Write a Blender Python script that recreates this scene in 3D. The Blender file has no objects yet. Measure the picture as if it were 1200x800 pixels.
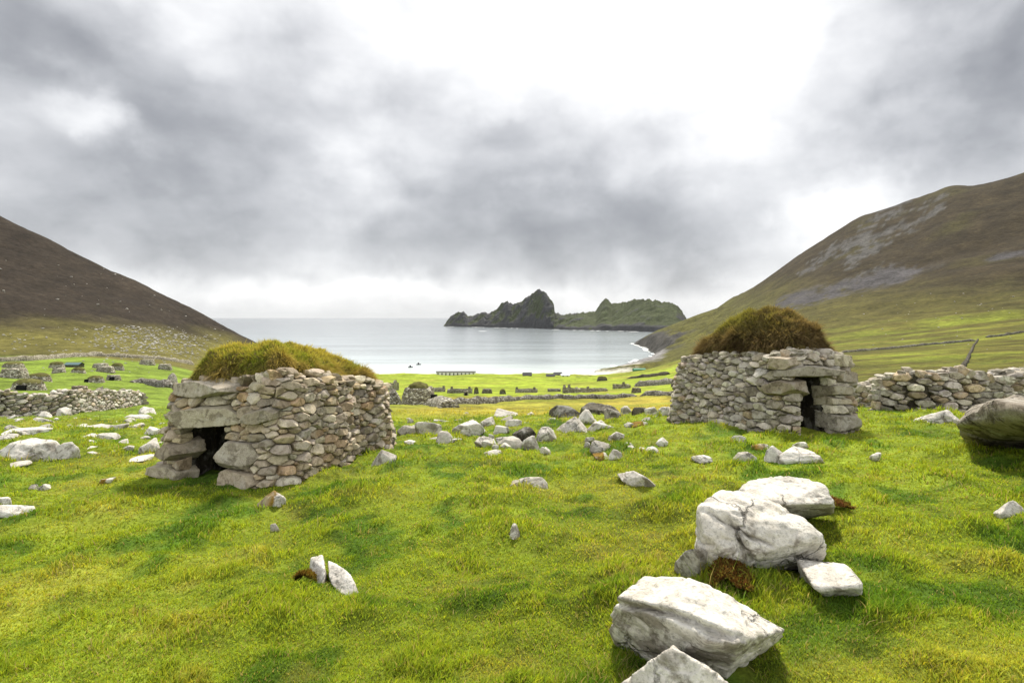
import bpy, bmesh, math, random
import numpy as np
from mathutils import Vector

# ------------------------------------------------------------------ camera
F, HZ = 667.0, 372.0                       # focal length in pixels of a 1200 px wide frame; row of the horizon
PITCH = math.atan((400.0 - HZ) / F)
SC = bpy.context.scene
cam = bpy.data.cameras.new('camera'); cam.sensor_width = 36.0; cam.lens = 36.0 * F / 1200.0
cam.clip_start = 0.1; cam.clip_end = 200000
cam_o = bpy.data.objects.new('camera', cam); SC.collection.objects.link(cam_o)
cam_o.location = (0, 0, 0); cam_o.rotation_euler = (math.radians(90) - PITCH, 0, 0)
SC.camera = cam_o
SC.view_settings.view_transform = 'Standard'; SC.view_settings.look = 'None'
SC.view_settings.exposure = 0.42; SC.view_settings.gamma = 1.0; SC.view_settings.use_curve_mapping = False
SC.cycles.max_bounces = 6; SC.cycles.diffuse_bounces = 3; SC.cycles.glossy_bounces = 2
SC.cycles.transmission_bounces = 3; SC.cycles.transparent_max_bounces = 4
SC.cycles.sample_clamp_indirect = 6.0

# ------------------------------------------------------------------ sun and sky
SUN_EL, SUN_AZ = 50.0, 10.0                # the sun stands ahead of the camera, a little to the east, behind thin cloud
sd = bpy.data.lights.new('sun', 'SUN'); sd.energy = 5.0; sd.angle = math.radians(5.0); sd.color = (1.0, 0.93, 0.80)
so = bpy.data.objects.new('sun', sd); SC.collection.objects.link(so)
so.rotation_euler = (math.radians(90 - SUN_EL), 0, math.radians(180 - SUN_AZ))

W = bpy.data.worlds.new('World'); SC.world = W; W.use_nodes = True
nt = W.node_tree; nt.nodes.clear()
def N(tree, typ, **kw):
    n = tree.nodes.new(typ)
    for k, v in kw.items():
        setattr(n, k, v)
    return n
def setin(tree, sock, v):
    if hasattr(v, 'is_linked'): tree.links.new(v, sock)
    else: sock.default_value = v
def M_(tree, op, a, b=None, c=None):
    n = N(tree, 'ShaderNodeMath', operation=op)
    for i, v in enumerate((a, b, c)):
        if v is not None: setin(tree, n.inputs[i], v)
    return n.outputs[0]
def VM(tree, op, a, b=None):
    n = N(tree, 'ShaderNodeVectorMath', operation=op)
    setin(tree, n.inputs[0], a)
    if b is not None: setin(tree, n.inputs[1], b)
    return n.outputs[0]
def MIX(tree, fac, a, b, typ='RGBA', blend='MIX'):
    n = N(tree, 'ShaderNodeMix', data_type=typ)
    if typ == 'RGBA': n.blend_type = blend; i = (6, 7); o = 2
    else: i = (2, 3); o = 0
    setin(tree, n.inputs[0], fac); setin(tree, n.inputs[i[0]], a); setin(tree, n.inputs[i[1]], b)
    return n.outputs[o]
def NOISE(tree, vec, scale, detail=4, rough=.55, dist=0.0, out=0):
    n = N(tree, 'ShaderNodeTexNoise')
    if vec is not None: tree.links.new(vec, n.inputs['Vector'])
    n.inputs['Scale'].default_value = scale; n.inputs['Detail'].default_value = detail
    n.inputs['Roughness'].default_value = rough; n.inputs['Distortion'].default_value = dist
    return n.outputs[out]
def RAMP(tree, fac, stops, interp='LINEAR'):
    n = N(tree, 'ShaderNodeValToRGB'); tree.links.new(fac, n.inputs[0]); cr = n.color_ramp; cr.interpolation = interp
    while len(cr.elements) < len(stops): cr.elements.new(0.5)
    for e, (p, c) in zip(cr.elements, stops):
        e.position = p; e.color = (c, c, c, 1) if isinstance(c, (int, float)) else (*c, 1)
    return n.outputs[0]

tc = N(nt, 'ShaderNodeTexCoord').outputs['Generated']
sep = N(nt, 'ShaderNodeSeparateXYZ'); nt.links.new(tc, sep.inputs[0])
dx, dy, dz = sep.outputs
az = M_(nt, 'ARCTAN2', dx, dy)
el = M_(nt, 'ARCSINE', dz)
zc = M_(nt, 'ADD', M_(nt, 'MAXIMUM', dz, 0.0), 0.16)
cp = N(nt, 'ShaderNodeCombineXYZ'); nt.links.new(M_(nt, 'DIVIDE', dx, zc), cp.inputs[0]); nt.links.new(M_(nt, 'DIVIDE', dy, zc), cp.inputs[1])
plane = cp.outputs[0]
wn1 = NOISE(nt, tc, 2.4, 4, .5, out=1)
wn2 = NOISE(nt, tc, 7.0, 6, .55, out=1)
ws = N(nt, 'ShaderNodeSeparateXYZ'); nt.links.new(wn2, ws.inputs[0])
wb = N(nt, 'ShaderNodeSeparateXYZ'); nt.links.new(wn1, wb.inputs[0])
azw = M_(nt, 'ADD', M_(nt, 'ADD', az, M_(nt, 'MULTIPLY', M_(nt, 'SUBTRACT', ws.outputs[0], .5), .22)), M_(nt, 'MULTIPLY', M_(nt, 'SUBTRACT', wb.outputs[0], .5), .20))
elw = M_(nt, 'ADD', M_(nt, 'ADD', el, M_(nt, 'MULTIPLY', M_(nt, 'SUBTRACT', ws.outputs[1], .5), .12)), M_(nt, 'MULTIPLY', M_(nt, 'SUBTRACT', wb.outputs[1], .5), .08))
BLOBS = [  # cloud masses: column, row, half-width, half-height, brightness
 (740, 50, 200, 85, .30), (650, 5, 250, 60, .28), (915, 160, 90, 90, .34), (965, 262, 70, 40, .38), (640, 262, 150, 30, -.10),
 (110, 138, 42, 20, .55), (150, 42, 90, 26, .20), (400, 195, 80, 24, .16), (40, 95, 60, 40, .12),
 (30, 18, 110, 52, -.58), (235, 175, 135, 70, -.36), (215, 205, 80, 28, -.16), (330, 110, 110, 70, -.10), (50, 230, 110, 50, -.20),
 (563, 158, 30, 22, -.30), (600, 232, 130, 40, -.30), (790, 272, 150, 40, -.36), (500, 215, 40, 50, -.12),
 (1130, 70, 140, 90, -.38), (1190, 60, 60, 80, -.30), (1080, 180, 90, 30, -.14), (350, 290, 220, 30, -.16), (560, 300, 230, 22, -.10),
 (330, 338, 260, 14, .14), (560, 346, 280, 16, .20), (1000, 290, 60, 50, .16), (700, 358, 140, 14, .20),
 (600, -500, 900, 300, .15), (2400, 100, 900, 900, -.12), (-1500, 100, 900, 900, -.12)]
acc = None
for (bx, by, bw, bh, amp) in BLOBS:
    a0 = math.atan((bx - 600) / F) if -200 < bx < 1400 else (bx - 600) / F
    e0 = math.atan((HZ - by) / F * math.cos(a0)) if -200 < bx < 1400 else .3
    c = math.cos(a0) if -200 < bx < 1400 else 1
    sa, se = bw / F * max(c * c, .45), bh / F * max(c, .6)
    q = M_(nt, 'ADD', M_(nt, 'POWER', M_(nt, 'ABSOLUTE', M_(nt, 'MULTIPLY_ADD', azw, 1 / sa, -a0 / sa)), 2.0),
           M_(nt, 'POWER', M_(nt, 'ABSOLUTE', M_(nt, 'MULTIPLY_ADD', elw, 1 / se, -e0 / se)), 2.0))
    g = M_(nt, 'MULTIPLY', M_(nt, 'EXPONENT', M_(nt, 'MULTIPLY', q, -.75)), amp)
    acc = g if acc is None else M_(nt, 'ADD', acc, g)
tcs = VM(nt, 'MULTIPLY', tc, (1.0, 1.0, 1.9))
n1 = NOISE(nt, tcs, 2.6, 8, .55, .25)
n2 = NOISE(nt, tcs, 6.0, 9, .52, .10)
dens = M_(nt, 'ADD', acc, M_(nt, 'MULTIPLY_ADD', n1, .60, -.30))
dens = M_(nt, 'ADD', dens, M_(nt, 'MULTIPLY_ADD', n2, .85, -.425))
vo = N(nt, 'ShaderNodeTexVoronoi', feature='F1'); vo.inputs['Scale'].default_value = 5.0; vo.inputs['Detail'].default_value = 1.0
vo.inputs['Roughness'].default_value = .55
nt.links.new(VM(nt, 'ADD', tcs, VM(nt, 'MULTIPLY', wn2, (.30, .30, .30))), vo.inputs['Vector'])
dens = M_(nt, 'ADD', dens, M_(nt, 'MULTIPLY_ADD', vo.outputs['Distance'], -.26, .19))
back = M_(nt, 'MULTIPLY', M_(nt, 'MAXIMUM', M_(nt, 'MULTIPLY', dy, -1.0), 0.0), 1.1)      # unseen sky behind the camera, brightened as added fill for front faces
val = M_(nt, 'ADD', M_(nt, 'ADD', dens, back), .73)
lum = RAMP(nt, M_(nt, 'MULTIPLY', val, .7), [(0.0, .27), (.20, .38), (.40, .56), (.58, .76), (.78, .98), (1.0, 1.3)])
hue = RAMP(nt, M_(nt, 'MULTIPLY', val, .7), [(0.0, (.95, .98, 1.06)), (.4, (.975, .99, 1.03)), (.8, (1, 1, 1.0))])
cloud = MIX(nt, 1.0, lum, hue, blend='MULTIPLY')
cloud10 = VM(nt, 'SCALE', cloud); cloud10.node.inputs['Scale'].default_value = 12.0
sky = N(nt, 'ShaderNodeTexSky'); sky.sky_type = 'NISHITA'; sky.sun_disc = False
sky.sun_elevation = math.radians(SUN_EL); sky.sun_rotation = math.radians(SUN_AZ)
mixs = MIX(nt, 0.93, sky.outputs[0], cloud10)
bg = N(nt, 'ShaderNodeBackground'); nt.links.new(mixs, bg.inputs[0]); bg.inputs[1].default_value = 0.075
wo = N(nt, 'ShaderNodeOutputWorld'); nt.links.new(bg.outputs[0], wo.inputs[0])

# ------------------------------------------------------------------ numpy noise
_r = np.random.RandomState(7)
_perm = _r.permutation(256).astype(np.int64); _perm = np.concatenate([_perm, _perm, _perm])
_grad = _r.normal(size=(256, 3)); _grad /= np.linalg.norm(_grad, axis=1, keepdims=True)
def perlin(p):
    p = np.asarray(p, float); i = np.floor(p).astype(np.int64); f = p - i; i &= 255
    u = f * f * f * (f * (f * 6 - 15) + 10); out = 0
    for cx in (0, 1):
        wx = u[:, 0] if cx else 1 - u[:, 0]; hx = _perm[(i[:, 0] + cx) & 255]
        for cy in (0, 1):
            wy = u[:, 1] if cy else 1 - u[:, 1]; hy = _perm[hx + ((i[:, 1] + cy) & 255)]
            for cz in (0, 1):
                wz = u[:, 2] if cz else 1 - u[:, 2]; h = _perm[hy + ((i[:, 2] + cz) & 255)]
                g = _grad[h]
                out = out + wx * wy * wz * (g[:, 0] * (f[:, 0] - cx) + g[:, 1] * (f[:, 1] - cy) + g[:, 2] * (f[:, 2] - cz))
    return out * 1.5
def fbm(p, octv=4, gain=.5, seed=0.0):
    p = np.asarray(p, float) + seed * 17.31; a, s, t = 1.0, 0.0, 0.0
    for k in range(octv):
        s = s + a * perlin(p); t += a; a *= gain; p = p * 2.03 + 11.7
    return s / t
def fb2(x, y, sc, octv=4, seed=0.0, gain=.5):
    x = np.asarray(x, float).ravel(); y = np.asarray(y, float).ravel()
    return fbm(np.stack([x * sc, y * sc, np.full_like(x, .37)], 1), octv, gain, seed)
def sstep(a, b, x):
    t = np.clip((x - a) / (b - a), 0, 1); return t * t * (3 - 2 * t)
def gsmooth(a, sig, axis):
    k = np.arange(-int(3 * sig), int(3 * sig) + 1); w = np.exp(-.5 * (k / sig) ** 2); w /= w.sum()
    pad = [(0, 0)] * a.ndim; pad[axis] = (len(k) // 2, len(k) // 2)
    return np.apply_along_axis(lambda v: np.convolve(v, w, 'valid'), axis, np.pad(a, pad, mode='edge'))

# ------------------------------------------------------------------ lie of the land
SEA = -45.0
MEADOW = [(100, 467), (150, 461), (200, 455), (300, 447), (400, 440), (455, 437.3)]
COLS = {
 -300: [(14, 520), (20, 502), (32, 490), (45, 466), (60, 450), (100, 434), (150, 424), (190, 418), (230, 390), (280, 340), (340, 260), (400, 170), (440, 95)],
 0: [(14, 514), (20, 501), (32, 490), (45, 470), (60, 455), (100, 438), (150, 427), (190, 420), (230, 400), (280, 365), (340, 322), (400, 278), (440, 245)],
 50: [(14, 513), (20, 500), (32, 489), (45, 471), (60, 457), (100, 439), (150, 427), (190, 419), (230, 404), (280, 377), (340, 339), (400, 299), (440, 270)],
 100: [(14, 512), (20, 500), (32, 488), (45, 472), (60, 459), (100, 441), (150, 428), (190, 419), (230, 409), (280, 388), (340, 357), (400, 322), (440, 297)],
 175: [(14, 510), (20, 499), (32, 486), (45, 474), (60, 463), (100, 446), (150, 433), (200, 424), (240, 416), (280, 405), (340, 380), (400, 352), (440, 332)],
 200: [(14, 510), (20, 499), (32, 486), (45, 475), (60, 465), (100, 449), (150, 436), (200, 427), (250, 419), (300, 406), (350, 389), (400, 365), (440, 345)],
 250: [(14, 509), (20, 498), (32, 487), (45, 477), (60, 469), (100, 456), (150, 447), (200, 440), (260, 431), (320, 419), (380, 398), (440, 372)],
 287: [(14, 507), (20, 498), (30, 488), (45, 479), (60, 472), (100, 461), (150, 453), (200, 447), (260, 438), (320, 429), (380, 413), (440, 392)],
 330: [(14, 506), (20, 497), (30, 488), (45, 479), (60, 473), (100, 463), (150, 456), (200, 450), (300, 440), (380, 429), (440, 415)],
 380: [(14, 504), (20, 496), (30, 487), (45, 480), (60, 475), (100, 466), (150, 459), (200, 453), (300, 445), (400, 439), (440, 437.5)],
 450: [(14, 503), (20, 496), (30, 487), (45, 480), (60, 475)] + MEADOW,
 600: [(14, 501), (20, 493), (30, 486), (45, 479), (60, 475)] + MEADOW,
 700: [(14, 499), (20, 491), (30, 485), (45, 478), (60, 474), (100, 467), (150, 460), (200, 454), (300, 446), (400, 440), (455, 437.3)],
 760: [(14, 494), (20, 487), (30, 481), (60, 472), (100, 464), (150, 456), (200, 450), (300, 441), (400, 434), (480, 429), (560, 425)],
 810: [(12, 498), (20, 484), (30, 477), (60, 467), (100, 458), (150, 449), (200, 440), (300, 428), (400, 417), (500, 409), (600, 403), (800, 391), (1000, 381), (1300, 374.5)],
 870: [(12, 497), (20, 480), (30, 471), (60, 460), (100, 450), (150, 440), (200, 432), (300, 415), (400, 400), (600, 378), (800, 354), (950, 340)],
 933: [(12, 497), (20, 478), (30, 468), (60, 452), (100, 440), (150, 429), (200, 420), (300, 405), (400, 388), (550, 360), (700, 328), (800, 307), (880, 296)],
 1000: [(12, 497), (20, 475), (30, 463), (60, 445), (100, 432), (150, 421), (200, 412), (300, 397), (400, 379), (550, 343), (700, 294), (800, 263), (850, 251)],
 1067: [(12, 497), (16, 482), (24, 466), (60, 440), (100, 427), (150, 416), (200, 407), (300, 390), (400, 367), (550, 322), (700, 264), (780, 237), (820, 229)],
 1110: [(12, 498), (16, 482), (24, 464), (60, 437), (100, 425), (150, 413), (200, 404), (300, 385), (400, 358), (550, 305), (680, 245), (750, 220), (790, 213)],
 1200: [(12, 501), (16, 482), (24, 460), (60, 431), (100, 420), (150, 408), (200, 397), (300, 374), (400, 340), (550, 275), (650, 223), (720, 196)],
 1500: [(12, 520), (16, 490), (24, 455), (60, 425), (100, 410), (150, 392), (200, 375), (300, 340), (400, 300), (550, 220), (700, 150)],
}
def uu(px, row=440.0):
    yc = (400 - row) / F
    return (px - 600) / F / (math.cos(PITCH) + yc * math.sin(PITCH))
LD = np.linspace(math.log(8), math.log(6000), 640)
_D = np.exp(LD); _px = sorted(COLS)
_tab = []
for px in _px:
    k = COLS[px]; d = [8.0] + [a for a, b in k]; z0 = -1.65 - .058 * 8
    z = [None] + [-(b - HZ) / F * a for a, b in k]; z[0] = z[1] + (d[1] - 8) * .05
    dl, zl = d[-1], z[-1]
    d += [dl * 1.012, dl * 1.06, dl * 1.6, 9000]; z += [zl - .05, zl - .035 * dl, max(-62, zl - .30 * dl), -70]
    _tab.append(np.maximum(np.interp(_D, d, z), -70))
_tab = gsmooth(np.array(_tab), 2.2, 1)
PXG = np.linspace(-600, 1800, 601)
_tab = np.array([np.interp(PXG, _px, _tab[:, j]) for j in range(_tab.shape[1])]).T
_tab = gsmooth(_tab, 2.5, 0)
UG = np.array([uu(p) for p in PXG])
_cy = [430, 450, 500, 682, 850, 1000, 1300, 1667, 2200]
_cx = [20, 44, 84, 176, 200, 214, 312, 430, 640]
_capx = [640, 690, 712, 745, 769, 806, 840, 870, 900]
_capr = [450, 440, 431, 401, 388.5, 374.0, 361.5, 340, 322]
def Z(x, y, fine=True):
    shp = np.shape(x); x = np.asarray(x, float).ravel(); y = np.asarray(y, float).ravel()
    xs = 6 * np.tanh(x / 6)
    zn = -1.65 + .058 * xs - .058 * np.minimum(y, 30)
    ys = np.maximum(y, 4.0); u = np.clip(x / ys, UG[0], UG[-1])
    fi = np.clip((u - UG[0]) / (UG[1] - UG[0]), 0, len(UG) - 1.001); i = fi.astype(int); fi -= i
    fj = np.clip((np.log(np.maximum(ys, 8)) - LD[0]) / (LD[1] - LD[0]), 0, len(LD) - 1.001); j = fj.astype(int); fj -= j
    zt = (_tab[i, j] * (1 - fi) + _tab[i + 1, j] * fi) * (1 - fj) + (_tab[i, j + 1] * (1 - fi) + _tab[i + 1, j + 1] * fi) * fj
    w = sstep(8.5, 16, y); z = zn * (1 - w) + zt * w
    m = (y > 425) & (y < 2300) & (u < uu(905)) & (u > .02)
    if m.any():
        xm, ym = x[m], y[m]; d = xm - np.interp(ym, _cy, _cx)
        rock = fb2(xm, ym, .035, 4, 3.0)
        d = d + rock * 16 * sstep(560, 700, ym)
        g = np.where(d < 0, d * .25, np.minimum(d * np.interp(ym, [480, 620, 760], [.12, .3, 1.1]), 9 + .40 * d)) + rock * 3 * sstep(3, 20, d) * sstep(560, 700, ym)
        cap = -(np.interp(u[m], [uu(p, 400) for p in _capx], _capr) - HZ) / F * ym
        zr = np.minimum(SEA + g, cap); zr = np.where(ym > 1750, zr - (ym - 1750) * .4, zr)
        z[m] = np.maximum(z[m], zr)
    if fine:
        far = sstep(150, 420, y) * (z > SEA + 3)
        if (y > 150).any():
            k = y > 150; n = np.zeros_like(z)
            n[k] = fb2(x[k], y[k], .03, 5, 9.0) * 2.2 + (1 - np.abs(fb2(x[k] + y[k] * .5, y[k] - .5 * x[k], .018, 3, 4.0)) * 2.2) * 1.1
            z = z + n * far
        mid = sstep(2, 6, np.abs(y)) * (1 - sstep(110, 200, y))
        z = z + mid * fb2(x, y, .16, 3, 1.0) * .20 * np.interp(y, [0, 10, 40, 100], [.6, .8, 1.6, 3.5])
        k = (y < 45) & (y > -8)
        if k.any():
            t = fb2(x[k], y[k], 1.05, 3, 2.0); t2 = fb2(x[k], y[k], 3.1, 2, 5.0)
            z[k] += (np.maximum(t, -.1) * .22 + np.maximum(t2, -.15) * .085) * (1 - sstep(28, 45, y[k]))
    return z.reshape(shp)
def zat(x, y, fine=False): return float(Z(np.array([x]), np.array([y]), fine)[0])
def ray(px, row):
    xc, yc = (px - 600) / F, (400 - row) / F
    return np.array([xc, math.cos(PITCH) + yc * math.sin(PITCH), -math.sin(PITCH) + yc * math.cos(PITCH)])
_yy = np.exp(np.linspace(math.log(1.2), math.log(1900), 5000))
def on_ground(px, row, h=0.0):
    """the point h above the ground that lies along this line of sight"""
    r = ray(px, row); r = r / r[1]
    zz = Z(r[0] * _yy, _yy, False) + h; below = r[2] * _yy <= zz
    k = int(np.argmax(below)) if below.any() else len(_yy) - 1
    y = _yy[k]; return np.array([r[0] * y, y, zz[k]])

# ------------------------------------------------------------------ mesh helpers
C = SC.collection
def mesh_obj(name, V, T, tint=None, mat=None, parent=None, smooth=True):
    V = np.asarray(V, np.float32); T = np.asarray(T, np.int32); me = bpy.data.meshes.new(name)
    nv, (nf, k) = len(V), T.shape
    me.vertices.add(nv); me.vertices.foreach_set('co', V.ravel())
    me.loops.add(nf * k); me.loops.foreach_set('vertex_index', T.ravel())
    me.polygons.add(nf); me.polygons.foreach_set('loop_start', np.arange(0, nf * k, k, dtype=np.int32))
    me.polygons.foreach_set('loop_total', np.full(nf, k, np.int32))
    me.polygons.foreach_set('use_smooth', np.full(nf, smooth, bool))
    if tint is not None:
        tint = np.asarray(tint, np.float32)
        if tint.ndim == 1: tint = np.tile(tint, (nv, 1))
        at = me.attributes.new('tint', 'FLOAT_COLOR', 'POINT')
        at.data.foreach_set('color', np.concatenate([tint, np.ones((nv, 1), np.float32)], 1).ravel())
    me.update(calc_edges=True)
    o = bpy.data.objects.new(name, me); C.objects.link(o)
    if mat: me.materials.append(mat)
    if parent: o.parent = parent
    return o
class MB:
    def __init__(s): s.V, s.T, s.C, s.n = [], [], [], 0
    def add(s, V, T, c=(1, 1, 1)):
        V = np.asarray(V, float); T = np.asarray(T, int)
        if T.shape[1] == 4: T = np.concatenate([T[:, [0, 1, 2]], T[:, [0, 2, 3]]])
        c = np.asarray(c, float); c = np.tile(c, (len(V), 1)) if c.ndim == 1 else c
        s.V.append(V); s.T.append(T + s.n); s.C.append(c); s.n += len(V); return s
    def build(s, name, mat, parent=None, smooth=True, origin=None):
        if not s.n: return None
        V = np.concatenate(s.V)
        if origin is not None: V = V - np.asarray(origin)
        o = mesh_obj(name, V, np.concatenate(s.T), np.concatenate(s.C), mat, parent, smooth)
        if origin is not None and parent is None: o.location = origin
        return o
def tag(o, label=None, cat=None, group=None, kind=None):
    if label: o['label'] = label
    if cat: o['category'] = cat
    if group: o['group'] = group
    if kind: o['kind'] = kind
    return o
def empty(name, loc, label, cat, group=None):
    o = bpy.data.objects.new(name, None); C.objects.link(o); o.location = loc; o.empty_display_size = .3
    return tag(o, label, cat, group)
_ico = {}
def ico(n):
    if n not in _ico:
        bm = bmesh.new(); bmesh.ops.create_icosphere(bm, subdivisions=n, radius=1.0); bm.verts.ensure_lookup_table()
        _ico[n] = (np.array([v.co[:] for v in bm.verts]), np.array([[v.index for v in f.verts] for f in bm.faces])); bm.free()
    return _ico[n]
def hull_planes(pts):
    bm = bmesh.new()
    for p in pts: bm.verts.new(p)
    r = bmesh.ops.convex_hull(bm, input=bm.verts); bm.normal_update()
    c = np.mean(pts, 0); out = []
    for f in bm.faces:
        n = np.array(f.normal[:]); p = np.array(f.verts[0].co[:]); d = n @ (p - c)
        if d < 0: n, d = -n, -d
        if d > 1e-4 and not any(np.dot(n, m) > .995 and abs(d - e) < .02 for m, e in out): out.append((n, d))
    bm.free(); return c, np.array([n for n, d in out]), np.array([d for n, d in out])
def solid(Nn, D, ext, sub=3, p=14, amp=.05, freq=2.0, seed=0.0, fine=.0, ffreq=8.0):
    """a rounded, roughened solid bounded by planes Nn, D about its own centre"""
    dirs, T = ico(sub); ext = np.asarray(ext, float); dirs = dirs * (ext / ext.max()) ** .7
    dirs = dirs / np.linalg.norm(dirs, axis=1, keepdims=True)
    q = np.maximum(dirs @ Nn.T, 0) / D; r = 1 / np.maximum((q ** p).sum(1) ** (1 / p), 1e-6)
    V = dirs * r[:, None]; s = float(np.mean(ext))
    if amp: V = V + dirs * (fbm(V / s * freq, 3, .5, seed) * amp * s)[:, None]
    if fine: V = V + dirs * (fbm(V / s * ffreq, 4, .55, seed + 3) * fine * s)[:, None]
    return V, T
# ------------------------------------------------------------------ materials
def new_mat(name):
    m = bpy.data.materials.new(name); m.use_nodes = True; t = m.node_tree; t.nodes.clear()
    out = N(t, 'ShaderNodeOutputMaterial'); return m, t, out
def pbsdf(t, out, col, rough=.9, spec=.2, normal=None):
    b = N(t, 'ShaderNodeBsdfPrincipled'); setin(t, b.inputs['Base Color'], col); setin(t, b.inputs['Roughness'], rough)
    b.inputs['Specular IOR Level'].default_value = spec
    if normal is not None: t.links.new(normal, b.inputs['Normal'])
    t.links.new(b.outputs[0], out.inputs[0]); return b
def BUMP(t, h, strength, dist, prev=None):
    b = N(t, 'ShaderNodeBump'); b.inputs['Strength'].default_value = strength; b.inputs['Distance'].default_value = dist
    t.links.new(h, b.inputs['Height'])
    if prev is not None: t.links.new(prev, b.inputs['Normal'])
    return b.outputs[0]
def TINT(t): return N(t, 'ShaderNodeAttribute', attribute_name='tint').outputs['Color']
def POS(t): return N(t, 'ShaderNodeNewGeometry').outputs['Position']
def rgb(*c): return (*c, 1)

def rock_mat(name, scale=1.0, pale=.6, lichen=.5, cracks=True):
    m, t, out = new_mat(name); p = POS(t); col = TINT(t)
    n1 = NOISE(t, p, 2.2 * scale, 6, .65, .4); n2 = NOISE(t, p, 9 * scale, 6, .7); n3 = NOISE(t, p, 45 * scale, 4, .7); n4 = NOISE(t, p, 4.2 * scale, 9, .64, .6)
    c = MIX(t, RAMP(t, n2, [(.3, 0), (.7, 1)]), MIX(t, 1, col, rgb(.70, .67, .62), blend='MULTIPLY'), MIX(t, 1, col, rgb(1.12, 1.11, 1.10), blend='MULTIPLY'))
    pl = RAMP(t, n1, [(.52, 0), (.62, 1)])
    c = MIX(t, M_(t, 'MULTIPLY', pl, pale * .6), c, rgb(.56, .55, .50))
    yl = RAMP(t, NOISE(t, p, 6.3 * scale, 5, .7, 1.2), [(.62, 0), (.68, 1)])
    c = MIX(t, M_(t, 'MULTIPLY', yl, .30), c, rgb(.40, .40, .22))
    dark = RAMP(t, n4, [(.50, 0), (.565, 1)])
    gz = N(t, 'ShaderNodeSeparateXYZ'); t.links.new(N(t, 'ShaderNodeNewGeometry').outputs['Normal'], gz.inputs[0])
    side = RAMP(t, gz.outputs[2], [(.25, 1), (.9, .35)])          # dark lichen heavier on the flanks, thinner on upward faces
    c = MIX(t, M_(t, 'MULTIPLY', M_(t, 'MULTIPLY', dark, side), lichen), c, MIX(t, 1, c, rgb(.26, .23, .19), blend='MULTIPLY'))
    sp = RAMP(t, n3, [(.34, .30), (.50, 1)])
    c = MIX(t, .55, c, MIX(t, 1, c, sp, blend='MULTIPLY'))
    b = BUMP(t, n2, .6, .03 / scale); b = BUMP(t, n3, .8, .010 / scale, b)
    if cracks:
        v = N(t, 'ShaderNodeTexVoronoi', feature='DISTANCE_TO_EDGE'); v.inputs['Scale'].default_value = 2.1 * scale
        w = NOISE(t, p, 3.0 * scale, 4, .6, out=1); mv = N(t, 'ShaderNodeVectorMath', operation='MULTIPLY_ADD')
        t.links.new(w, mv.inputs[0]); mv.inputs[1].default_value = (.5, .5, .5); t.links.new(p, mv.inputs[2]); t.links.new(mv.outputs[0], v.inputs['Vector'])
        cr = RAMP(t, v.outputs['Distance'], [(0, 0), (.03, 1)])
        gate = RAMP(t, NOISE(t, p, 1.3 * scale, 2), [(.48, 0), (.56, 1)])
        crk = MIX(t, gate, (1, 1, 1, 1), cr)
        b = BUMP(t, crk, .8, .03 / scale, b)
        c = MIX(t, .6, c, MIX(t, 1, c, MIX(t, .75, (1, 1, 1, 1), crk), blend='MULTIPLY'))
    pbsdf(t, out, c, .92, .15, b); return m
MAT = {}
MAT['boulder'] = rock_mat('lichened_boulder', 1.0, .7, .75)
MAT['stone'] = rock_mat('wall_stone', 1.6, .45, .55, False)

def drystone_mat(name, scale):
    m, t, out = new_mat(name); p = POS(t)
    mp = N(t, 'ShaderNodeMapping'); mp.inputs['Scale'].default_value = (1, 1, 1.5); t.links.new(p, mp.inputs[0])
    v = N(t, 'ShaderNodeTexVoronoi'); v.inputs['Scale'].default_value = scale; t.links.new(mp.outputs[0], v.inputs['Vector'])
    e = N(t, 'ShaderNodeTexVoronoi', feature='DISTANCE_TO_EDGE'); e.inputs['Scale'].default_value = scale; t.links.new(mp.outputs[0], e.inputs['Vector'])
    s = N(t, 'ShaderNodeSeparateColor'); t.links.new(v.outputs['Color'], s.inputs[0])
    c = RAMP(t, s.outputs[0], [(0, (.16, .14, .11)), (.4, (.27, .25, .21)), (.75, (.42, .40, .35)), (1, (.55, .53, .48))])
    c = MIX(t, 1, c, TINT(t), blend='MULTIPLY')
    gap = RAMP(t, e.outputs['Distance'], [(0, .25), (.10, 1)])
    c = MIX(t, 1, c, gap, blend='MULTIPLY')
    b = BUMP(t, RAMP(t, e.outputs['Distance'], [(0, 0), (.25, 1)]), 1.0, .12)
    pbsdf(t, out, c, .95, .1, b); return m
MAT['drystone'] = drystone_mat('far_drystone', 3.2)

# the land: tint carries the plant cover and bare rock, the nodes add fine variation
m, t, out = new_mat('land'); p = POS(t); col = TINT(t)
cd = N(t, 'ShaderNodeCameraData')
na = NOISE(t, p, .35, 6, .65); nb = NOISE(t, p, 3.5, 5, .7); nc = NOISE(t, p, 22, 3, .7); nd = NOISE(t, p, .06, 6, .7)
c = MIX(t, 1, col, RAMP(t, nd, [(.32, .62), (.68, 1.38)]), blend='MULTIPLY')
c = MIX(t, 1, c, RAMP(t, na, [(.30, .55), (.70, 1.42)]), blend='MULTIPLY')
c = MIX(t, 1, c, RAMP(t, nb, [(.30, .60), (.70, 1.38)]), blend='MULTIPLY')
c = MIX(t, 1, c, RAMP(t, nc, [(.25, .65), (.75, 1.3)]), blend='MULTIPLY')
b = BUMP(t, nb, .5, .10); b = BUMP(t, nc, .5, .03, b); b = BUMP(t, na, .5, .5, b); b = BUMP(t, nd, .6, 3.0, b)
pbsdf(t, out, c, .95, .08, b); MAT['land'] = m

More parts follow.
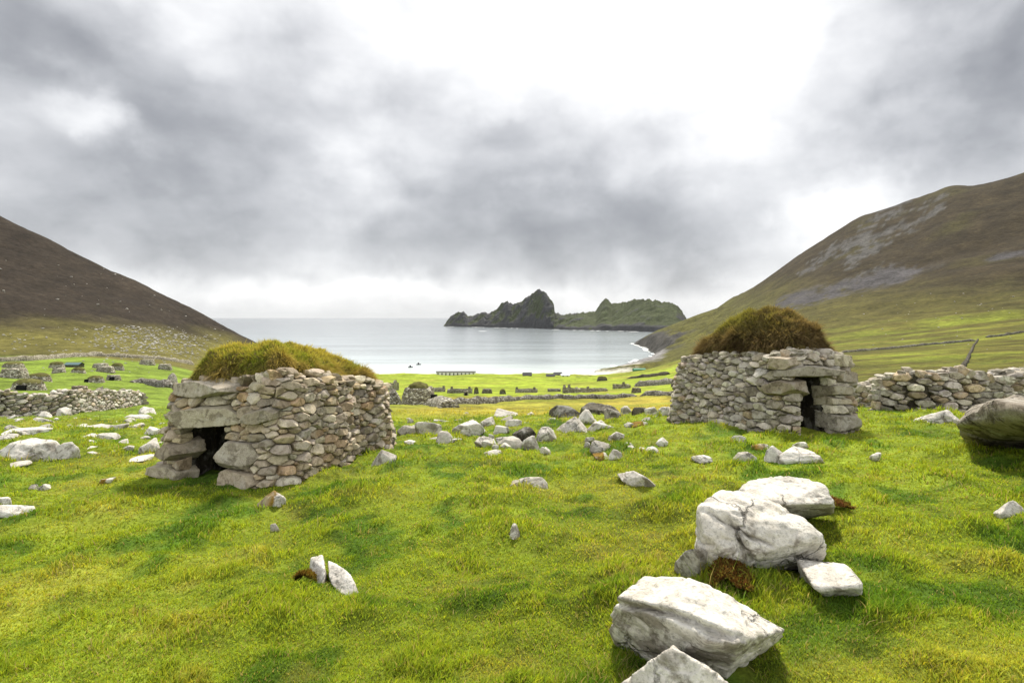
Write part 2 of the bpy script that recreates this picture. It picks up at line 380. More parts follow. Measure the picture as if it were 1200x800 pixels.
def blade_mat(name, trans):
    m, t, out = new_mat(name); col = TINT(t)
    d = N(t, 'ShaderNodeBsdfDiffuse'); tr = N(t, 'ShaderNodeBsdfTranslucent'); mx = N(t, 'ShaderNodeMixShader')
    g = N(t, 'ShaderNodeNewGeometry').outputs['Normal']
    nn = VM(t, 'NORMALIZE', VM(t, 'ADD', g, (0, 0, 1.3)))
    t.links.new(nn, d.inputs['Normal']); t.links.new(col, d.inputs[0])
    t.links.new(MIX(t, 1, col, rgb(1.25, 1.15, .55), blend='MULTIPLY'), tr.inputs[0])
    mx.inputs[0].default_value = trans; t.links.new(d.outputs[0], mx.inputs[1]); t.links.new(tr.outputs[0], mx.inputs[2])
    t.links.new(mx.outputs[0], out.inputs[0]); return m
MAT['blade'] = blade_mat('grass_blades', .50)
MAT['dryblade'] = blade_mat('dry_grass_blades', .35)

def plain(name, c, rough=.9, spec=.2, nscale=8, amt=.35, bump=.02):
    m, t, out = new_mat(name); p = POS(t); n = NOISE(t, p, nscale, 5, .65)
    cc = MIX(t, 1, rgb(*c), RAMP(t, n, [(.25, 1 - amt), (.75, 1 + amt)]), blend='MULTIPLY')
    pbsdf(t, out, cc, rough, spec, BUMP(t, n, .5, bump)); return m
MAT['turf'] = plain('turf_soil', (.12, .095, .035), .98, .05, 9, .6, .06)
MAT['fartoof'] = plain('far_turf', (.11, .105, .038), .98, .05, 1.5, .6, .2)
MAT['moss'] = plain('moss', (.20, .13, .03), .98, .05, 30, .6, .02)
MAT['slate'] = plain('dark_roof', (.05, .05, .055), .8, .3, 1, .2)
MAT['whitewall'] = plain('white_wall', (.82, .81, .78), .9, .2, 1, .1)
MAT['darkwall'] = plain('dark_wall', (.06, .06, .065), .85, .2, 1, .2)
MAT['opening'] = plain('opening_shade', (.012, .012, .012), .95, .05, 1, .1)  # near-black colour standing in for the shade inside far doorways
MAT['tarp'] = plain('blue_green_sheet', (.09, .15, .16), .6, .4, 1, .15)
MAT['hull'] = plain('boat_hull', (.05, .055, .07), .5, .5, 1, .1)
MAT['greenroof'] = plain('green_roof', (.03, .18, .10), .7, .3, 1, .15)

# sea
m, t, out = new_mat('sea_water'); p = POS(t); sp = N(t, 'ShaderNodeSeparateXYZ'); t.links.new(p, sp.inputs[0])
ln = NOISE(t, p, .006, 4, .6)
yy = M_(t, 'ADD', sp.outputs[1], M_(t, 'MULTIPLY_ADD', ln, 160, -80))
shal = RAMP(t, M_(t, 'DIVIDE', M_(t, 'LOGARITHM', M_(t, 'DIVIDE', M_(t, 'MAXIMUM', yy, 431.0), 430.0), math.e), math.log(20000 / 430)), [(0, (.74, .78, .76)), (.03, (.58, .65, .645)), (.075, (.38, .435, .455)), (.19, (.26, .30, .325)), (.5, (.17, .195, .22)), (1, (.12, .145, .17))])
mp = N(t, 'ShaderNodeMapping'); mp.inputs['Scale'].default_value = (.35, 1, 1); t.links.new(p, mp.inputs[0])
w1 = NOISE(t, mp.outputs[0], .16, 5, .6); w2 = NOISE(t, mp.outputs[0], .018, 4, .6)
ms = N(t, 'ShaderNodeMapping'); ms.inputs['Scale'].default_value = (.0016, .011, 1); t.links.new(p, ms.inputs[0])
refl_streak = NOISE(t, ms.outputs[0], 1.0, 6, .62, .4); shal = MIX(t, 1, shal, RAMP(t, refl_streak, [(.35, .74), (.65, 1.22)]), blend='MULTIPLY')  # streaks in the base colour imitate bands of reflection on the water
b = BUMP(t, w1, .6, 1.2); b = BUMP(t, w2, .3, 6, b)
q = pbsdf(t, out, shal, .17, .5, b); q.inputs['IOR'].default_value = 1.33
MAT['sea'] = m

# ------------------------------------------------------------------ plant cover
def mixc(a, b, f): return a + (np.asarray(b) - a) * f[:, None]
def cover(x, y, z=None, slope=None):
    """base colour of the ground cover at x, y"""
    x = np.asarray(x, float); y = np.asarray(y, float); n = len(x); u = x / np.maximum(y, 3)
    a = fb2(x, y, .9, 4, 21); b = fb2(x, y, .28, 3, 22); c = fb2(x, y, 2.6, 3, 23)
    col = np.tile(np.array([.165, .215, .020]), (n, 1))
    col = mixc(col, (.072, .130, .014), sstep(.02, .34, a + .7 * c))                 # dark lush tufts
    col = mixc(col, (.255, .255, .040), sstep(.05, .45, b - .5 * a) * .55)            # yellowed turf
    col = mixc(col, (.28, .24, .06), sstep(.25, .5, c - .6 * a) * .3)                # dry thatch
    big = fb2(x, y, .045, 3, 24); str_ = fb2(x, y * 3, .03, 3, 25)
    och = sstep(17, 30, y) * (1 - sstep(95, 130, y)) * sstep(-.30, -.12, u) * (1 - sstep(.42, .55, u))
    col = mixc(col, (.300, .250, .040), och * np.clip(.68 + big, .15, 1))
    lime = sstep(95, 130, y) * (1 - sstep(395, 450, y)) * sstep(-.42, -.32, u)
    col = mixc(col, (.235, .300, .026), lime * np.clip(.95 + .5 * str_, .3, 1))
    col = mixc(col, (.26, .235, .045), lime * sstep(.05, .3, str_ + .3 * big) * .7)
    lf = sstep(20, 34, y) * (1 - sstep(-.42, -.30, u))
    col = mixc(col, (.15, .215, .030), lf * .85)
    rt = sstep(24, 50, y) * sstep(.40, .52, u)
    ol = fb2(x, y * 2.2, .022, 4, 27)
    col = mixc(col, (.080, .070, .016), rt * np.clip(.85 + ol, .3, 1))
    col = mixc(col, (.085, .105, .016), rt * sstep(.1, .4, ol) * .6)
    if z is not None:
        far = y > 150
        # seaward and lower slopes of the east hill: olive rough grass
        se = sstep(300, 430, y) * sstep(.05, .2, u)
        ol2 = np.tile(np.array([.072, .064, .017]), (n, 1)) * (1 + .5 * fb2(x, y, .05, 4, 39))[:, None]
        col = col + (ol2 - col) * (se * .9)[:, None]
        # west hill: heather above an olive fringe
        hw = (1 - sstep(-.46, -.32, u)) * sstep(150, 180, y)
        fr = fb2(x, y, .02, 4, 31); hz = z + fr * 9
        col = mixc(col, (.115, .105, .028), hw * sstep(185, 200, y))
        edge = np.interp(u, [-.95, -.7, -.5, -.42], [-4, -5, -15, -32])
        heath = np.tile(np.array([.031, .024, .0175]), (n, 1)) * (1 + .5 * fb2(x, y, .05, 4, 32))[:, None]
        heath = mixc(heath, (.052, .046, .02), sstep(.1, .4, fb2(x, y * .5, .02, 3, 33)) * .45)
        col = mixc(col, heath, hw * sstep(-4, 7, hz - edge) * sstep(190, 235, y)) if False else col + (heath - col) * (hw * sstep(-4, 7, hz - edge) * sstep(190, 235, y))[:, None]
        # east hill
        he = (u > .28) * far * sstep(190, 300, y)
        t_ = z / np.maximum(y, 1)
        f6_ = fb2((x - .4 * y) * .5, y + 1.5 * z, .10, 4, 53, .6)
        f2 = fb2(x, y, .012, 5, 34); f3 = fb2(x * .6 + y * .8, y * .6 - x * .8, .03, 4, 35)
        up = np.tile(np.array([.034, .026, .0135]), (n, 1)) * (1 + .45 * fb2(x, y, .04, 4, 36))[:, None]
        up = up * (1 + .55 * f6_)[:, None]; up = mixc(up, (.052, .047, .014), sstep(.0, .35, f2 + .25 * f3) * .65)
        col = col + (up - col) * (he * sstep(.0, .09, t_ + f2 * .06))[:, None]
        bnd = lambda t0, u0, k, wd, ua, ub: np.exp(-((t_ - t0 - k * (u - u0)) / wd) ** 2) * sstep(ua - .03, ua + .03, u) * (1 - sstep(ub - .03, ub + .03, u))
        f4 = fb2(x * .5 + y * .87, (y * .5 - x * .87) * .25, .05, 4, 38); f5 = fb2((x - y * .3) * .35, y + 2.2 * z, .16, 4, 51, .6); f6 = fb2(x, y, .22, 3, 52, .6)
        scr = bnd(.040, .54, .28, .020, .46, .70) + .9 * bnd(.105, .85, .22, .008, .83, .95) + .5 * bnd(.085, .72, .25, .012, .62, .78)
        col = mixc(col, (.066, .063, .066), he * sstep(.30, .80, scr * (.85 + .8 * f3 + .9 * f5 + .5 * f6)))
        crag = 1.1 * bnd(.090, .52, .69, .017, .50, .70) + 1.1 * bnd(.106, .60, .62, .020, .58, .76) + .7 * bnd(.066, .60, .55, .012, .56, .70)
        cr_ = sstep(.42, .60, crag * (.62 + 1.3 * f4 + .6 * f3 + 1.5 * f5 + .7 * f6))
        col = mixc(col, (.082, .080, .077), he * cr_ * np.clip(.75 + f5, .3, 1)); col = mixc(col, (.035, .032, .028), he * cr_ * sstep(.0, .2, -f5 + .4 * f6))
        # shore: bare rock on the headland, pale sand and shingle under the village
        ck = far * (y > 500) * (u < .36) * (u > 0)
        rk = np.tile(np.array([.052, .050, .046]), (n, 1)) * (1 + .8 * fb2(x, y, .12, 3, 37))[:, None]
        col = col + (rk - col) * (ck * sstep(0, 5, -(z - SEA - 24 - f2 * 30)) * sstep(560, 700, y))[:, None]
        sd_ = sstep(365, 400, y) * (u > -.4) * (u < .36) * (1 - sstep(-.4, .6, z - SEA + 1.5 * f3 - np.interp(u, [-.25, .0, .08, .22], [1.5, 3.0, 5.0, 6.0])))
        col = mixc(col, (.55, .53, .48), sd_ * (1 - sstep(470, 520, y)))
        col = mixc(col, (.20, .195, .195), (y > 425) * (u > .05) * (u < .36) * (1 - sstep(7, 10, z - SEA + 3 * f3)) * sstep(470, 520, y) * (1 - sstep(640, 720, y)))
    return np.clip(col, .006, .8)

# ------------------------------------------------------------------ the ground and the two hills: one continuous surface
ang = np.radians(np.concatenate([np.linspace(-178, -62, 40, endpoint=False), np.linspace(-62, 62, 680), np.linspace(62, 178, 41)[1:]]))
rr = np.exp(np.linspace(math.log(.5), math.log(3800), 780))
A, R_ = np.meshgrid(ang, rr, indexing='ij'); X, Y = np.sin(A) * R_, np.cos(A) * R_
ZZ = Z(X, Y)
gx = np.gradient(ZZ, axis=1) / np.maximum(np.gradient(R_, axis=1), 1e-6)
tint = cover(X.ravel(), Y.ravel(), ZZ.ravel(), gx.ravel())
VV = np.stack([X, Y, ZZ], -1).reshape(-1, 3)
ni, nj = A.shape; I, J = np.meshgrid(np.arange(ni - 1), np.arange(nj - 1), indexing='ij'); k = (I * nj + J).ravel()
Q = np.stack([k, k + nj, k + nj + 1, k + 1], 1)
wrap = np.arange(nj - 1); Qw = np.stack([(ni - 1) * nj + wrap, wrap, wrap + 1, (ni - 1) * nj + wrap + 1], 1)
Q = np.concatenate([Q, Qw])
zc_, yc_, xc_ = VV[Q, 2].max(1), VV[Q, 1].mean(1), VV[Q, 0].mean(1); uc_ = xc_ / np.maximum(yc_, 3)
keep = (zc_ > SEA - 3) & ~((yc_ > 700) & (uc_ < .15)) 
west = (yc_ > 195) & (uc_ < -.30); east = ((yc_ > 230) & (uc_ > .36)) | ((yc_ > 560) & (uc_ > .1))
for nm, msk in (('ground', keep & ~west & ~east), ('hill', keep & west), ('hill', keep & east)):
    q = Q[msk]; ids, inv = np.unique(q, return_inverse=True)
    o = mesh_obj(nm, VV[ids], inv.reshape(q.shape), tint[ids], MAT['land']); o['kind'] = 'structure'
o = mesh_obj('seabed', [(-70000, -3000, SEA - 9), (70000, -3000, SEA - 9), (70000, 70000, SEA - 9), (-70000, 70000, SEA - 9)], [(0, 1, 2, 3)], (.2, .22, .2), MAT['land'], None, False); o['kind'] = 'structure'
o = mesh_obj('sea', [(-70000, 150, SEA), (70000, 150, SEA), (70000, 70000, SEA), (-70000, 70000, SEA)], [(0, 1, 2, 3)], None, MAT['sea'], None, False); o['kind'] = 'structure'

# ------------------------------------------------------------------ the island across the bay
SIL = [(518, 384), (520, 381), (524, 375), (531, 367), (542.5, 364), (549.6, 370), (554, 369.5), (566.6, 364.5), (571, 367), (579, 364), (588, 355.4), (595, 352.6), (599, 355.4), (606, 355.4), (613, 351), (622, 344), (627, 340.5), (632, 338.4), (640, 342.7), (644.5, 350), (649, 355.4), (650, 365.3), (656, 367.6), (663, 368.7), (670, 366.7), (681, 365.3), (690, 365.3), (698, 364), (702, 357), (705, 352), (710, 349), (714, 351.7), (717, 355.4), (721, 354), (735, 352.6), (741, 350.6), (760.6, 349.7), (772, 352.6), (783, 353.4), (793, 356.8), (800, 365), (804, 372), (806, 377), (809, 388)]
WL = [(518, 382.2), (625, 384.6), (670, 386.6), (715, 387.3), (769, 389), (809, 389.5)]
pxs = np.linspace(518, 809, 560); sr = np.interp(pxs, *zip(*SIL)); jag = 3.4 * fb2(pxs, pxs * 0, .30, 4, 43, .6); wr = np.interp(pxs, *zip(*WL)); nk = 90; s_ = np.linspace(0, 1, nk)
V = np.zeros((560, nk, 3)); TI = np.zeros((560, nk, 3))
dw = -SEA * F / (wr - HZ) ; ridge = np.interp(pxs, [518, 560, 640, 700, 809], [60, 150, 170, 260, 190])
for a in range(nk):
    s = s_[a]; d = dw + ridge * np.where(s < .62, s / .62, 1 + (s - .62) / .38 * .8)
    zt = (HZ - sr) / F * (dw + ridge); h = np.maximum(zt - SEA, 1)
    f = s / .62
    if f <= 1: prof = np.minimum(1, .16 * min(1, f / .07) + .84 * max(0, (f - .05) / .95) ** np.interp(pxs, [518, 640, 690, 809], [1.05, 1.0, 1.25, 1.15]))
    else: prof = np.ones(560) * max(0, 1 - ((f - 1) / .6) ** 1.2)
    u_ = (pxs - 600) / F; x, y = u_ * d, d
    nz = fb2(x, y, .018, 5, 41, .6); rg = 1 - np.abs(fb2(x, y, .010, 4, 42)) * 2.5
    fade = 4 * np.clip(f, 0, 1) * np.clip(1 - f, 0, 1) if f < 1 else 0
    V[:, a] = np.stack([x, y, SEA - 1.5 + h * prof * (1 + .0 * nz) + fade * (nz * np.interp(pxs, [518, 650, 690, 809], [.42, .42, .11, .09]) + (rg - .5) * np.interp(pxs, [650, 690], [.14, .05])) * h], 1)
    V[:, a, 2] -= jag / F * d * np.exp(-((f - 1) / .16) ** 2)
    steep = np.clip(nz * 1.5 + np.interp(pxs, [518, 600, 650, 680, 790, 809], [.35, .28, .30, -.15, -.2, .6]) + np.interp(f, [0, .14, .22, 1], [.9, .5, 0, .05]) * np.interp(pxs, [600, 700], [.7, 1]), 0, 1)
    g = np.array([.050, .062, .026]); TI[:, a] = g + (np.array([.044, .045, .047]) - g) * sstep(.15, .45, steep)[:, None]
    TI[:, a] *= (1 + .4 * nz)[:, None]
I, J = np.meshgrid(np.arange(559), np.arange(nk - 1), indexing='ij'); k = (I * nk + J).ravel()
o = mesh_obj('island', V.reshape(-1, 3), np.stack([k, k + nk, k + nk + 1, k + 1], 1), TI.reshape(-1, 3), MAT['land']); o['kind'] = 'structure'

# white water round the rocks
mb = MB(); rnd = random.Random(5)
foam = [(rnd.uniform(522, 800), None) for _ in range(26)] + [(606, 384.8), (566, 388), (700, 387.6), (712, 388)]
for px, row in foam:
    w = float(np.interp(px, *zip(*WL))) + .25 if row is None else row
    d = -SEA * F / (w - HZ); L, Dp = rnd.uniform(8, 34), rnd.uniform(4, 14); n = 18
    th = np.linspace(0, 2 * math.pi, n, endpoint=False); r = 1 + .5 * fbm(np.stack([np.cos(th), np.sin(th), np.full(n, px)], 1) * 1.4, 2)
    ring = np.stack([(px - 600) / F * d + np.cos(th) * r * L / 2, d + np.sin(th) * r * Dp, np.full(n, SEA + .06)], 1); c0 = ring.mean(0) + [0, 0, .3]
    mb.add(np.vstack([ring, c0]), [(i, (i + 1) % n, n) for i in range(n)], (.8, .8, .8))
for i in range(46):                           # the wash along the beach and the headland
    y = 452 + 5 * rnd.random() if i < 16 else rnd.uniform(470, 1000)
    x = rnd.uniform(-120, 50) if i < 16 else float(np.interp(y, _cy, _cx)) - rnd.uniform(0, 6)
    L, Dp = (rnd.uniform(10, 34), rnd.uniform(1, 3)) if i < 16 else (rnd.uniform(3, 9), rnd.uniform(6, 22)); n = 16
    th = np.linspace(0, 2 * math.pi, n, endpoint=False); r = 1 + .6 * fbm(np.stack([np.cos(th), np.sin(th), np.full(n, y)], 1) * 1.4, 2)
    ring = np.stack([x + np.cos(th) * r * L / 2, y + np.sin(th) * r * Dp / 2, np.full(n, SEA + .05)], 1)
    mb.add(np.vstack([ring, ring.mean(0) + [0, 0, .2]]), [(i_, (i_ + 1) % n, n) for i_ in range(n)], (.8, .8, .8))
tag(mb.build('foam', plain('sea_foam', (.78, .80, .80), .9, .2, .5, .1), None), 'white foam along the shore and round the island rocks', 'foam', None, 'stuff')
# ------------------------------------------------------------------ dry-stone walling
def clip(poly, nx, ny, c):
    out = []; n = len(poly)
    for i in range(n):
        a, b = poly[i], poly[(i + 1) % n]; da, db = nx * a[0] + ny * a[1] - c, nx * b[0] + ny * b[1] - c
        if da <= 0: out.append(a)
        if (da < 0) != (db < 0) and abs(da - db) > 1e-12:
            t = da / (da - db); out.append((a[0] + t * (b[0] - a[0]), a[1] + t * (b[1] - a[1])))
    return out
def area(poly):
    return .5 * sum(poly[i][0] * poly[(i + 1) % len(poly)][1] - poly[(i + 1) % len(poly)][0] * poly[i][1] for i in range(len(poly)))
def pack(s0, s1, H, feats, seed, rmax, rmin, an=2.05, tries=5000, size=lambda s, v: 1.0):
    """stones fitted against one another over the unrolled face of a wall; feats are big stones or openings already in it"""
    rnd = random.Random(seed); P = []; v0 = -.10
    fs = []
    for f in feats:
        f = [(a, b * an) for a, b in f]
        if area(f) < 0: f = f[::-1]
        ed = []
        for i in range(len(f)):
            a, b = f[i], f[(i + 1) % len(f)]; L = math.hypot(b[0] - a[0], b[1] - a[1]); nx, ny = (b[1] - a[1]) / L, -(b[0] - a[0]) / L
            ed.append((nx, ny, nx * a[0] + ny * a[1]))
        fs.append(ed)
    pts = np.zeros((0, 3))
    for k in range(tries):
        q = k / tries; s = rnd.uniform(s0, s1); h = float(H(s)); v = rnd.uniform(v0, h) * an
        r = (rmax * (1 - q) ** 1.6 + rmin) * rnd.uniform(.75, 1.1) * size(s, v / an)
        if any(max(nx * s + ny * v - c for nx, ny, c in ed) < r * .5 for ed in fs): continue
        if len(pts) and (np.hypot(pts[:, 0] - s, pts[:, 1] - v) < .84 * (pts[:, 2] + r)).any(): continue
        pts = np.vstack([pts, (s, v, r)])
    out = []
    for i, (s, v, r) in enumerate(pts):
        g = 1.9 * r + rmin * .6; h = (float(H(s)) + rnd.uniform(-.05, .05)) * an
        poly = [(s - g, max(v - g, v0 * an)), (s + g, max(v - g, v0 * an)), (s + g, min(v + g, h)), (s - g, min(v + g, h))]
        d = np.hypot(pts[:, 0] - s, pts[:, 1] - v)
        for j in np.argsort(d)[1:22]:
            sj, vj, rj = pts[j]; dd = d[j]
            if dd > 4.5 * rmax: break
            nx, ny = (sj - s) / dd, (vj - v) / dd; mid = (dd * dd + r * r - rj * rj) / (2 * dd)
            poly = clip(poly, nx, ny, nx * s + ny * v + mid)
            if len(poly) < 3: break
        for ed in fs:
            if len(poly) < 3: break
            nx, ny, c = max(ed, key=lambda e: e[0] * s + e[1] * v - e[2])
            poly = clip(poly, -nx, -ny, -c)
        if len(poly) >= 3 and area(poly) > .0012 * an:
            out.append([(a, b / an) for a, b in poly])
    return out
WARM = [(.60, .54, .44), (.46, .34, .22), (.50, .43, .32), (.54, .48, .39), (.40, .32, .22), (.44, .37, .28), (.34, .29, .22), (.48, .42, .33), (.42, .35, .25), (.50, .46, .39), (.29, .25, .20)]
GREY = [(.58, .54, .47), (.42, .34, .24), (.47, .43, .36), (.52, .48, .41), (.36, .33, .28), (.40, .37, .31), (.30, .27, .22), (.46, .43, .37), (.40, .36, .29), (.52, .49, .43), (.25, .23, .19)]
PALEST = [(.46, .43, .37), (.40, .37, .31), (.52, .49, .43), (.33, .30, .25), (.43, .36, .28), (.57, .55, .49)]
def poly_stone(poly, rnd, depth, sub, tilt=.32, p=55, gap=.885, prot=0.0):
    """one stone from its outline on the face; returns (centre s, v) and vertices in (along, up, out)"""
    c = (sum(a for a, b in poly) / len(poly), sum(b for a, b in poly) / len(poly))
    if area(poly) < 0: poly = poly[::-1]
    ns, ds = [], []
    for i in range(len(poly)):
        a, b = poly[i], poly[(i + 1) % len(poly)]; L = math.hypot(b[0] - a[0], b[1] - a[1])
        if L < 1e-4: continue
        nx, ny = (b[1] - a[1]) / L, -(b[0] - a[0]) / L; d = nx * (a[0] - c[0]) + ny * (a[1] - c[1])
        if d < .004: continue
        w = rnd.uniform(-.12, .30); l = math.sqrt(1 + w * w); ns.append((nx / l, ny / l, w / l)); ds.append(max(d * gap / l, .006) + abs(w) * .012)
    ex = max(a for a, b in poly) - min(a for a, b in poly); ey = max(b for a, b in poly) - min(b for a, b in poly)
    f = min(.30 * min(ex, ey) + .012, depth * .5) + prot
    tx, ty = rnd.gauss(0, tilt), rnd.gauss(.08, tilt); l = math.sqrt(1 + tx * tx + ty * ty); ns.append((tx / l, ty / l, 1 / l)); ds.append(f / l)
    for _ in range(2):
        an_ = rnd.uniform(0, 6.28); w = rnd.uniform(.7, 1.3); l = math.sqrt(1 + w * w); e = abs(math.cos(an_)) * ex / 2 + abs(math.sin(an_)) * ey / 2
        ns.append((math.cos(an_) / l, math.sin(an_) / l, w / l)); ds.append((e * rnd.uniform(.60, .9) + f * w * .8) / l)
    ns.append((0, 0, -1)); ds.append(depth)
    V, T = solid(np.array(ns), np.array(ds), (ex, ey, (f + depth)), sub, p, .045, 2.2, rnd.uniform(0, 99), .035 if sub >= 3 else 0, 7)
    return c, V, T
def shade(rnd, pal):
    c = np.array(rnd.choice(pal)); return np.clip(c * 1.1 * rnd.uniform(.75, 1.25) * np.array([1, rnd.uniform(.97, 1.03), rnd.uniform(.93, 1.07)]), .03, .75)
def loose(rnd, size, flat=.55, sub=3, p=55, amp=.05, fine=.03, nplanes=9):
    """a loose angular stone of about this size (full widths)"""
    ns, ds = [], []
    for i in range(nplanes):
        n = np.array([rnd.gauss(0, 1) for _ in range(3)]); n /= np.linalg.norm(n)
        ns.append(n); ds.append(rnd.uniform(.62, 1.0))
    for ax in range(3):
        for sg in (-1, 1):
            n = np.array([rnd.gauss(0, .18) for _ in range(3)]); n[ax] += sg; n /= np.linalg.norm(n); ns.append(n); ds.append(rnd.uniform(.8, 1.0))
    V, T = solid(np.array(ns), np.array(ds), (1, 1, 1), sub, p, amp, 1.5, rnd.uniform(0, 99), fine, 6)
    return V * np.array(size) * .5, T

# ------------------------------------------------------------------ the two near huts
def blades(P, lean, h, w, col, name, mat, parent=None, droop=0.0, seed=1, up=None):
    n = len(P); r = np.random.RandomState(seed); th = r.uniform(0, 6.283, n); side = np.stack([np.cos(th), np.sin(th), np.zeros(n)], 1) * (w * .5)[:, None]
    upv = np.tile(np.array([0, 0, 1.]), (n, 1)) if up is None else up
    mid = P + upv * (h * .55)[:, None] + lean * (h * .30)[:, None]
    tip = P + upv * (h * (1.0 - droop))[:, None] + lean * (h * .95)[:, None]
    V = np.stack([P - side, P + side, mid - side * .75, mid + side * .75, tip], 1).reshape(-1, 3)
    k = (np.arange(n) * 5)[:, None]; T = np.concatenate([k + [0, 1, 3], k + [0, 3, 2], k + [2, 3, 4]], 1).reshape(-1, 3)
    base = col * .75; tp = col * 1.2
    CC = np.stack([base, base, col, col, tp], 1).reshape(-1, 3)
    return mesh_obj(name, V, T, np.clip(CC, .004, .8), mat, parent)

FOOT = []                                     # footprints that carry no grass: (x, y, half-width, half-depth, turn)
def hut(name, label, c, es, el, Wd, Ln, H, feats, opening, seed, pal, rmax, rmin, roof, parts_from, size=lambda s, v: 1.0, batter=.13, extra=()):
    es, el, c = np.array(es), np.array(el), np.array(c); rnd = random.Random(seed)
    z0 = zat(*(c - el * Ln / 2)); root = empty(name, (c[0], c[1], z0), label, 'stone hut', 'turf-roofed dry-stone huts')
    org = np.array([c[0], c[1], z0])
    # plan: rounded rectangle, walked round from the middle of the front
    rc = .42 * min(Wd, Ln) * .55; rb = .48 * Wd; pl = []
    def arc(cx, cy, r, a0, a1, n=14):
        for k in range(n + 1):
            a = math.radians(a0 + (a1 - a0) * k / n); pl.append((cx + r * math.cos(a), cy + r * math.sin(a), math.cos(a), math.sin(a)))
    for k in range(8): pl.append((k / 8 * (Wd / 2 - rc), -Ln / 2, 0, -1))
    arc(Wd / 2 - rc, -Ln / 2 + rc, rc, -90, 0)
    for k in range(1, 12): pl.append((Wd / 2, -Ln / 2 + rc + (Ln - rc - rb) * k / 12, 1, 0))
    arc(Wd / 2 - rb, Ln / 2 - rb, rb, 0, 90); arc(-Wd / 2 + rb, Ln / 2 - rb, rb, 90, 180)
    for k in range(1, 12): pl.append((-Wd / 2, Ln / 2 - rb - (Ln - rc - rb) * k / 12, -1, 0))
    arc(-Wd / 2 + rc, -Ln / 2 + rc, rc, 180, 270)
    for k in range(9): pl.append((-(Wd / 2 - rc) * (1 - k / 8), -Ln / 2, 0, -1))
    pl = np.array(pl); ds = np.r_[0, np.cumsum(np.hypot(np.diff(pl[:, 0]), np.diff(pl[:, 1])))]; Per = ds[-1]
    wob = lambda s: 0.05 * math.sin(s * 2.1 + seed) + .03 * math.sin(s * 4.7 + 2 * seed)
    def frame(s, v=0.0, inset=0.0):
        q = s % Per; a, b, na, nb = (float(np.interp(q, ds, pl[:, k])) for k in range(4)); l = math.hypot(na, nb); na, nb = na / l, nb / l
        off = wob(s) - batter * v - inset - .05 * max(0, v - .8); a, b = a + na * off, b + nb * off
        xy = c + a * es + b * el; n2 = na * es + nb * el
        nn = np.array([n2[0], n2[1], 0]); tt = np.array([-nn[1], nn[0], 0.0])
        return np.array([xy[0], xy[1], 0.]), tt, nn
    zg = {}
    def ground(s):
        k = round((s % Per) / .1)
        if k not in zg: o, _, _ = frame(k * .1); zg[k] = zat(o[0], o[1])
        return zg[k]
    Hs = lambda s: H(((s + Per / 2) % Per) - Per / 2)
    def place(cv, V, s, v):
        o, tt, nn = frame(s, v); up = np.array([0, 0, 1.]) - nn * batter; up /= np.linalg.norm(up)
        o[2] = ground(s) + v; return o + V[:, :1] * tt + V[:, 1:2] * up + V[:, 2:] * nn - org
    stones = []                                  # (size on the face, vertices, faces, colour, name)
    allf = [f for f, nm in feats] + [opening]
    for poly in pack(-Per / 2, Per / 2, Hs, allf, seed, rmax, rmin, size=size, tries=9000):
        s_, v_ = sum(a for a, b in poly) / len(poly), sum(b for a, b in poly) / len(poly)
        near = parts_from[0] < s_ < parts_from[1]
        cc, V, T = poly_stone(poly, rnd, .16, 3 if near else 2, prot=rnd.uniform(-.02, .045), p=55)
        stones.append((abs(area(poly)) if near else 0, place(cc, V, *cc), T, shade(rnd, pal), None))
    for f, nm in feats:
        cc, V, T = poly_stone(f, rnd, .30, 5, tilt=.14, p=60, gap=1.0, prot=rnd.uniform(.03, .07))
        stones.append((9, place(cc, V, *cc), T, shade(rnd, [(.40, .37, .30), (.36, .32, .25)]), nm))
    s = -Per / 2
    while s < Per / 2:                           # loose stones along the wall head
        for ins, dz in ((.10, .04), (.30, .06)):
            sz = (rnd.uniform(.16, .34), rnd.uniform(.14, .26), rnd.uniform(.09, .17)); near = parts_from[0] < s < parts_from[1]
            V, T = loose(rnd, sz, sub=3 if near else 2); a = rnd.uniform(0, 6.28); ca, sa = math.cos(a), math.sin(a)
            V = V @ np.array([[ca, -sa, 0], [sa, ca, 0], [0, 0, 1]]).T
            o, tt, nn = frame(s + rnd.uniform(-.05, .05), Hs(s), ins); o[2] = ground(s) + Hs(s) + dz + rnd.uniform(-.03, .03)
            stones.append((sz[0] * sz[2] * .8 if near and ins < .2 else 0, V + o - org, T, shade(rnd, pal), None))
        s += rnd.uniform(.16, .26)
    for (poly, ins, nm) in extra: pass
    stones.sort(key=lambda q: -q[0]); rest = MB(); k = 0
    for a, V, T, col, nm in stones:
        if nm or (a > 0 and k < 90):
            if not nm: k += 1
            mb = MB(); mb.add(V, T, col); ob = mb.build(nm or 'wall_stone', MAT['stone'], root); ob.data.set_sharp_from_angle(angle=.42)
            cen = V.mean(0); ob.data.transform(__import__('mathutils').Matrix.Translation(-Vector(cen))); ob.location = cen
        else: rest.add(V, T, col)
    # wall core, coloured near black to deepen the shade in the gaps, passage left open
    o0, o1 = min(a for a, b in opening), max(a for a, b in opening); ot = max(b for a, b in opening)
    ss = [x for x in np.arange(-Per / 2, Per / 2 + .001, Per / 90)]; ss = sorted([x for x in ss if abs(x - o0) > .03 and abs(x - o1) > .03] + [o0, o1])
    def pt(s, v, ins):
        o, _, _ = frame(s, v, ins); o[2] = ground(s) + v; return o - org
